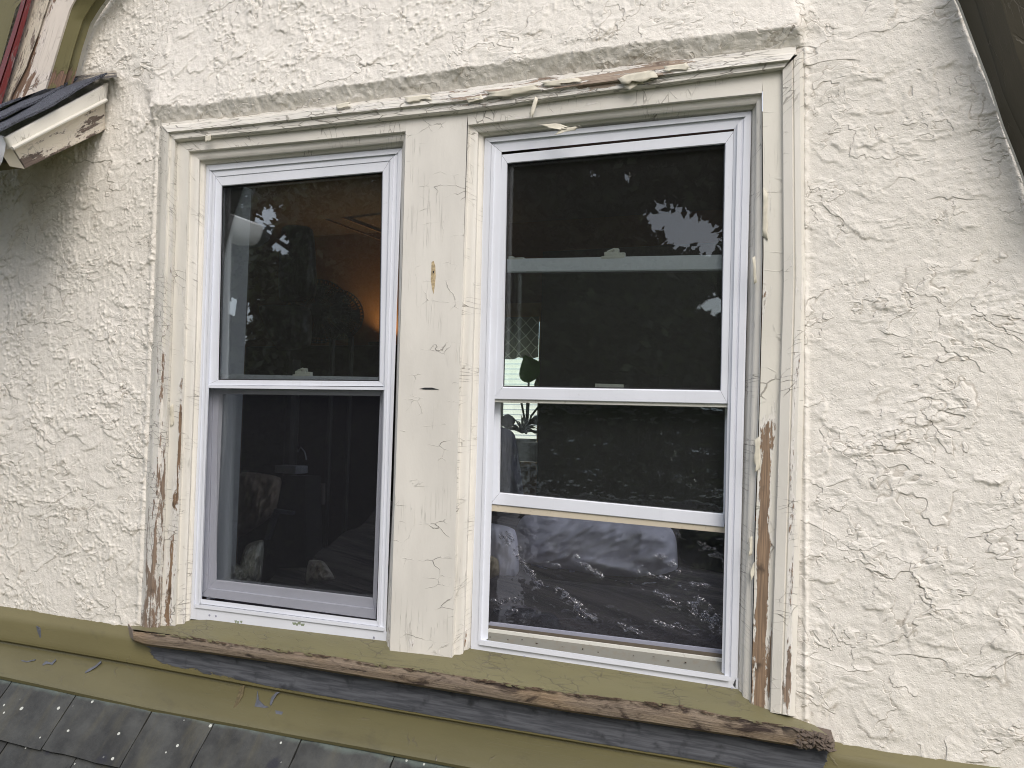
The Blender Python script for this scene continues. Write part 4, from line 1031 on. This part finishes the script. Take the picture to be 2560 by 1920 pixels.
g = blob('folded_bag', [(1190,1375),(1246,1395),(1250,1440),(1195,1455)], .80, .05, simple('cream and tan bag', S(186,172,142), .6, .3, 14), None, .02, 9); tag(g, 'cream and tan bag at the left edge of the open gap', 'bag')
M_DARKN = simple('black drape', S(14,13,18), .9)
mb = MB(); mb.rbox((2.1, 1.5, .1), (1.3,.25,.55), .05); 
g = blob('dark_cushion', [(1690,1318),(1860,1330),(1860,1470),(1700,1420)], 1.35, .1, M_DARKN, None, .02, 10); tag(g, 'black cushion at the right end of the bed', 'cushion')
M_SHOE = simple('charcoal rubber', S(40,42,52), .55, .2, 60)
for k, (a, b) in enumerate(((1262,1546),(1312,1552),(1362,1562))):
    c = U(a, b, .36); mb = MB(); mb.lathe([(0,.030),(.010,.030),(.032,.022),(.042,.006),(.043,-.02),(.04,-.05),(0,-.05)], c, 24, Vector((.1,-.25,1)).normalized())
    o = mb.build('round_knob', M_SHOE, None, True)
    tag(o, ('leftmost', 'middle', 'rightmost')[k]+' of three dark rounded ends just inside the open sill', 'dumbbell', 'dark round ends inside the sill')

# plastic film over the opening, inside
def film():
    V = []; F = []; q = [(1205,1240),(1822,1262),(1822,1700),(1205,1620)]; q = [(1200,985),(1830,990),(1830,1700),(1200,1620)]
    nu, nv = 460, 460
    s = np.linspace(0, 1, nu); t = np.linspace(0, 1, nv); Sg, Tg = np.meshgrid(s, t)
    # picture x,y
    TLx, TLy = q[0]; 
    PX = (q[0][0]*(1-Sg)+q[1][0]*Sg)*(1-Tg)+(q[3][0]*(1-Sg)+q[2][0]*Sg)*Tg; PY = (q[0][1]*(1-Sg)+q[1][1]*Sg)*(1-Tg)+(q[3][1]*(1-Sg)+q[2][1]*Sg)*Tg
    mask = np.zeros_like(PX)
    def streak(x0, y0, x1, y1, w, a=1.):
        nonlocal mask
        dx, dy = x1-x0, y1-y0; L2 = dx*dx+dy*dy; tt = np.clip(((PX-x0)*dx+(PY-y0)*dy)/L2, 0, 1)
        d = np.hypot(PX-x0-tt*dx, PY-y0-tt*dy)+6*(vnoise(PX/9., PY/7., 23)-.3); mask = np.maximum(mask, a*np.exp(-(np.maximum(d, 0)/(w*.62))**2))
    streak(1250,1335,1350,1465,12); streak(1268,1330,1300,1380,10); streak(1420,1385,1500,1440,12); streak(1400,1480,1480,1550,16,.9); streak(1680,1325,1810,1400,12)
    streak(1740,1510,1805,1570,28,.9); streak(1230,1505,1300,1500,10); streak(1240,1525,1290,1528,8); streak(1640,1480,1700,1510,12,.7); streak(1640,1385,1700,1425,14,.6); streak(1590,1430,1780,1470,9,.7)
    streak(1560,1330,1660,1340,16,.4); streak(1480,1530,1600,1585,9,.6); streak(1350,1400,1400,1415,6,.5); streak(1690,1560,1740,1590,10,.6)
    streak(1240,1195,1400,1150,4,.5); streak(1640,1180,1800,1230,22,.25); streak(1300,1320,1340,1345,8,.6); streak(1620,1545,1680,1570,9,.5)
    n1 = fbm(PX/34, PY/26, 3, 3)
    ca, sa = math.cos(.5), math.sin(.5); QX = PX*ca+PY*sa; QY = -PX*sa+PY*ca
    n2 = vnoise(QX/12.+n1*5, QY/2.8+n1*7, 7); n3 = vnoise(QX/6.+n1*5, QY/4.5+n1*9, 9)
    sp_ = np.clip(1-np.abs(2*n2-1)-.45, 0, 1)*1.8+np.clip(1-np.abs(2*n3-1)-.55, 0, 1)*1.2
    gate = np.clip((vnoise(PX/14., PY/10., 15)-.35)*4, 0, 1)
    disp = (n1-.5)*.006 + np.clip(mask-.08, 0, 1)*gate*sp_*.0085
    base = .115
    Mn = np.array(MT); D = np.stack([(PX-1280)/FPX, (PY-960)/FPX, np.ones_like(PX)], -1) @ Mn.T
    k = ((base-disp)-CAM.y)/D[..., 1]; Pw = np.array(CAM)+D*k[..., None]
    idx = np.arange(nu*nv).reshape(nv, nu)
    Fq = np.stack([idx[:-1,:-1].ravel(), idx[1:,:-1].ravel(), idx[1:,1:].ravel(), idx[:-1,1:].ravel()], 1)
    o = mesh_obj('plastic_film', Pw.reshape(-1, 3).tolist(), Fq.tolist(), M_FILM, None, smooth=False)
    tag(o, 'clear crinkled plastic film stretched inside the open right window', 'plastic film')
film()

# ---- things behind the left window
M_BLACK = simple('black plastic', S(20,20,24), .5, .2, 20)
def fan(px, py, y, rad, tilt, label, stand=True):
    c = U(px, py, y); root = empty('fan', c, label, 'fan'); q = Vector(tilt).normalized().to_track_quat('Z','Y')
    mb = MB()
    for k in range(44):
        a = 2*math.pi*k/44; pts = []
        for h, rr_ in ((.05,.12),(.055,.4),(.045,.75),(.02,.96),(0,1.),(-.03,.9),(-.05,.5)): pts.append(c+q @ Vector((math.cos(a)*rr_*rad, math.sin(a)*rr_*rad, h)))
        mb.tube(pts, .0022, 4)
    for h, rr_ in ((.055,.4),(.045,.75),(0,1.),(-.03,.9)):
        mb.tube([c+q @ Vector((math.cos(a)*rr_*rad, math.sin(a)*rr_*rad, h)) for a in [2*math.pi*k/32 for k in range(33)]], .003, 5)
    mb.build('grille', M_BLACK, root)
    mb = MB(); mb.lathe([(0,.055),(rad*.14,.055),(rad*.16,.03),(rad*.16,-.08),(rad*.10,-.14),(0,-.14)], c, 20, Vector(tilt).normalized()); mb.build('motor', M_BLACK, root, True)
    mb = MB()
    for k in range(4):
        a = k*math.pi/2; P = [c+q @ Vector((math.cos(a+u)*r_*rad, math.sin(a+u)*r_*rad, h)) for r_, u, h in ((.12,0,.0),(.85,-.28,-.012),(.88,.3,.015),(.14,.45,.01))]
        mb.slab(P, q @ Vector((0,0,.003)))
    mb.build('blades', M_BLACK, root)
    if stand:
        mb = MB(); mb.tube([c+q @ Vector((0,0,-.12)), c+Vector((0,.12,-.1)), Vector((c.x, c.y+.12, RZF))], .014, 8); mb.build('stand', M_BLACK, root)
fan(796, 778, 1.5, .145, (.55,-1,.0), 'dark pedestal fan nearer the centre of the upper left pane'); fan(846, 786, 1.75, .12, (.9,-1,.0), 'smaller dark fan just right of the other fan, near the lamp glow')
ch = empty('office_chair', U(747,640,1.3), 'dark high-backed chair seen through the upper left pane', 'chair')
g = blob('backrest', [(700,560),(786,566),(794,745),(694,760)], 1.25, .06, simple('black leather', S(22,21,26), .5, .1, 10), ch, .02, 12)
g = blob('seat', [(640,760),(780,765),(780,870),(690,880)], 1.15, .10, simple('black leather seat', S(24,23,28), .5, .1, 10), ch, .02, 13)
mb = MB(); c = U(735,900,1.2); mb.tube([c, Vector((c.x,c.y,RZF+.1))], .03, 10); mb.build('column', M_BLACK, ch)
for k in range(5):
    a = k*1.2566; mb = MB(); mb.tube([(c.x,c.y,RZF+.1),(c.x+.28*math.cos(a),c.y+.28*math.sin(a),RZF+.05)], .018, 8); mb.build('leg', M_BLACK, ch)
# glass ceiling shade at far left
c = U(618,585,1.0); mb = MB(); mb.lathe([(0,-.055),(.05,-.048),(.085,-.02),(.10,.02),(.105,.035)], c, 28, Vector((.1,-.1,1)).normalized()); 
o = mb.build('light_shade', trans_mat('frosted glass', (.30,.31,.34,1)), None, True); tag(o, 'frosted glass light shade hanging behind the upper left pane', 'light shade')
# cabinet top and glowing lamp
cab = MB(); a, b = U(750,862,2.2), U(1010,890,2.2); cab.rbox(((a.x+b.x)/2, 2.5, (a.z+RZF)/2-.01), (b.x-a.x+.5, .9, a.z-RZF-.02), .01)
o = cab.build('cabinet', simple('dark cabinet', S(34,28,28), .6, .1, 8)); tag(o, 'dark low cabinet under the glowing lamp, behind the upper left pane', 'cabinet')
L0 = U(952,862,2.86); lp_ = empty('table_lamp', L0, 'small lamp casting an orange glow on the wall, right edge of the left window', 'lamp')
mb = MB(); mb.lathe([(0,-.14),(.045,-.14),(.078,.012),(.074,.012),(.042,-.134),(0,-.134)], L0, 28); mb.build('lamp_shade', simple('dark metal shade', S(46,38,34), .5), lp_, True)
mb = MB(); mb.lathe([(0,-.30),(.05,-.30),(.05,-.29),(.012,-.28),(.012,-.14),(0,-.14)], L0, 16); mb.build('base', M_BLACK, lp_)
ld = bpy.data.lights.new('bulb', 'POINT'); ld.energy = 9; ld.color = (1,.66,.27); ld.shadow_soft_size = .02; lo = bpy.data.objects.new('bulb', ld); link(lo, lp_); lo.location = (0, .02, -.055)

# lower-left clutter
M_BAG = simple('white plastic bag', S(250,246,240), .14, .1, 14, .010, Metallic=.5)
g = blob('plastic_bag', [(612,1360),(662,1346),(654,1460),(586,1462)], .26, .05, M_BAG, None, .06, 21); tag(g, 'crumpled white bag, taller one at the bottom left of the left window', 'bag', 'crumpled bags')
g = blob('plastic_bag', [(578,1400),(628,1430),(630,1462),(576,1462)], .20, .04, M_BAG, None, .05, 22); tag(g, 'small crumpled white bag in the bottom left corner of the left window', 'bag', 'crumpled bags')
g = blob('plastic_bag', [(770,1398),(812,1402),(840,1450),(762,1462)], .35, .05, simple('grey paper bag', S(170,162,156), .6, .3, 20, .003), None, .06, 23); tag(g, 'dim grey crumpled bag at the bottom centre of the left window', 'bag', 'crumpled bags')
g = blob('clothes_heap', [(590,1176),(708,1190),(690,1290),(590,1350)], .9, .12, simple('beige clothes', S(150,134,122), .9, .2, 9, .003), None, .10, 24); tag(g, 'dim beige heap of clothes in the lower left pane', 'clothes')
mb = MB(); mb.rbox(U(728,1173,1.0), (.10,.08,.03), .003); o = mb.build('small_box', simple('pale card', S(126,128,140), .7)); tag(o, 'small pale box behind the middle of the lower left pane', 'box')
mb = MB(); P = [U(a, b, 1.1) for a, b in ((764,1212),(806,1208),(806,1262),(768,1268))]; mb.slab(P[::-1], (0,.02,0)); o = mb.build('paper_sheet', simple('dim paper', S(84,78,78), .8)); tag(o, 'greyish sheet of paper right of the dark post in the lower left pane', 'paper')
dt = empty('desk', U(740,1300,.9), 'dark desk frame with a grey crossbar in the lower left pane', 'desk')
mb = MB(); P = [U(a, b, .8) for a, b in ((684,1272),(730,1279),(728,1288),(684,1281))]; mb.slab(P[::-1], (0,.02,0)); mb.build('crossbar', simple('slate grey metal', S(70,76,92), .5), dt)
mb = MB(); P = [U(a, b, .8) for a, b in ((680,1282),(690,1284),(668,1350),(660,1348))]; mb.slab(P[::-1], (0,.02,0)); mb.build('strut', simple('slate grey metal strut', S(62,66,82), .5), dt)
mb = MB(); P = [U(a, b, .85) for a, b in ((708,1190),(762,1190),(768,1480),(650,1480))]; mb.slab(P[::-1], (0,.1,0)); mb.build('pedestal', simple('near black', S(18,16,20), .7), dt)
mb = MB(); mb.tube([U(728,1094,1.2), U(727,1152,1.2)], .003, 6); mb.tube([U(744,1130,1.2), U(752,1118,1.2), U(762,1130,1.2), U(766,1150,1.2)], .003, 6); mb.build('desk_lamp_arm', M_ALU, dt)

# ------------------------------------------------------------------ OUTSIDE, MIRRORED IN THE GLASS: ground and trees
gm = MB(); gm.quad((-150,-150,-4.2),(150,-150,-4.2),(150,150,-4.2),(-150,150,-4.2)); g = gm.build('ground', simple('grass', S(62,74,38), .9, .3, 1)); g['kind'] = 'structure'
def foliage_mat(name, a, b):
    t = NT(name); g_ = t.n('ShaderNodeAttribute', attribute_name='tone').outputs['Fac']
    c = t.mix(g_, a, b); m = t.done(c, .5); t.b.inputs['Transmission Weight'].default_value = 0
    return m
M_F1 = foliage_mat('tree leaves', (.010,.016,.006,1), (.05,.075,.02,1)); M_BARK = simple('bark', S(70,58,48), .9, .3, 12, .01)
GAPS = [(665,535,.014),(690,600,.016),(640,560,.009),(590,770,.020),(600,840,.012),(1650,530,.020),(1700,570,.028),(1760,590,.022),(1560,440,.010),(1480,430,.008),(1780,760,.022),(1640,560,.012),(712,620,.010)]
def tree(x, y, h, rx, rz, n, label, seed, zc=None, gaps=.45, leaf=.07):
    r = np.random.default_rng(seed); root = empty('tree', (x, y, -4.2), label, 'tree', 'trees facing the house')
    zc = zc if zc is not None else -4.2+h*.62
    mb = MB(); mb.tube([(x,y,-4.2),(x+.1,y,-2),(x-.05,y+.1,zc),(x+.1,y,zc+rz*.6)], .2, 10, [.24,.19,.14,.05])
    for k in range(9):
        a = k*2.4; z = zc-rz*.5+k*rz*.12; mb.tube([(x,y,z),(x+math.cos(a)*rx*.4,y+math.sin(a)*rx*.4,z+.5),(x+math.cos(a)*rx*.8,y+math.sin(a)*rx*.8,z+.9)], .06, 6, [.08,.05,.015])
    mb.build('trunk', M_BARK, root)
    # clumps then leaves
    m = n*4; u = r.normal(size=(m, 3)); u /= np.linalg.norm(u, axis=1)[:, None]; rad = r.random(m)**.45
    P = u*rad[:, None]*np.array([rx, rx, rz])+np.array([x, y, zc])
    nn = fbm(P[:, 0]*1.1+seed, P[:, 2]*1.1+P[:, 1]*.3, seed, 3); keep = nn > gaps
    for (gx_, gz_, gr) in GAPS:      # openings in the canopy where the sky breaks through
        C0 = np.array((CAM.x, -CAM.y, CAM.z)); G = np.array(U(gx_, gz_, 0)); D0 = (G-C0)/np.linalg.norm(G-C0)
        Q = P-C0; tt = Q @ D0; dd = np.linalg.norm(Q-tt[:, None]*D0, axis=1)/tt
        keep &= dd > gr*(.35+1.3*fbm(P[:, 0]*4.5, P[:, 2]*4.5, 77, 3))
    P = P[keep][:n]; nn = nn[keep][:n]
    k = len(P); d = r.normal(size=(k, 3)); d[:, 2] -= .4; d /= np.linalg.norm(d, axis=1)[:, None]
    e = np.cross(d, r.normal(size=(k, 3))); e /= np.linalg.norm(e, axis=1)[:, None]
    L = leaf*(.6+.9*r.random(k))[:, None]
    V = np.stack([P, P+d*L*.5+e*L*.28, P+d*L, P+d*L*.5-e*L*.28], 1).reshape(-1, 3)
    F = np.arange(k*4).reshape(-1, 4)
    me = bpy.data.meshes.new('crown'); me.vertices.add(len(V)); me.vertices.foreach_set('co', V.astype(np.float32).ravel())
    me.loops.add(k*4); me.loops.foreach_set('vertex_index', F.astype(np.int32).ravel()); me.polygons.add(k)
    me.polygons.foreach_set('loop_start', np.arange(0, k*4, 4, dtype=np.int32)); me.polygons.foreach_set('loop_total', np.full(k, 4, dtype=np.int32)); me.update(calc_edges=True)
    tn = np.repeat(np.clip(r.random(k)*.9, 0, 1), 4); at = me.attributes.new('tone', 'FLOAT', 'POINT'); at.data.foreach_set('value', tn.astype(np.float32))
    me.materials.append(M_F1); o = bpy.data.objects.new('crown', me); link(o, root); o.matrix_parent_inverse = Matrix.Translation(-Vector(root.location)); o['kind'] = 'stuff'
tree(-5.2,-9.5,9.5,3.0,4.2,70000,'large leafy tree farthest left, mirrored in the left window',1, 1.2, .22, .11)
tree(-1.6,-9.0,9.5,2.8,4.4,70000,'large leafy tree mirrored in the middle of the windows',2, 1.4, .22, .11)
tree(1.6,-9.6,9.0,2.8,4.2,70000,'leafy tree directly opposite the house, mirrored in the right window',3, 1.0, .24, .11)
tree(-9.0,-11,10,3.4,4.6,60000,'leafy tree at the far left edge of the garden, mirrored faintly',4, 1.2, .22, .14)
tree(-3.4,-12.5,11,3.6,5,60000,'taller tree behind the others, mirrored through their gaps',5, 1.6, .2, .16)
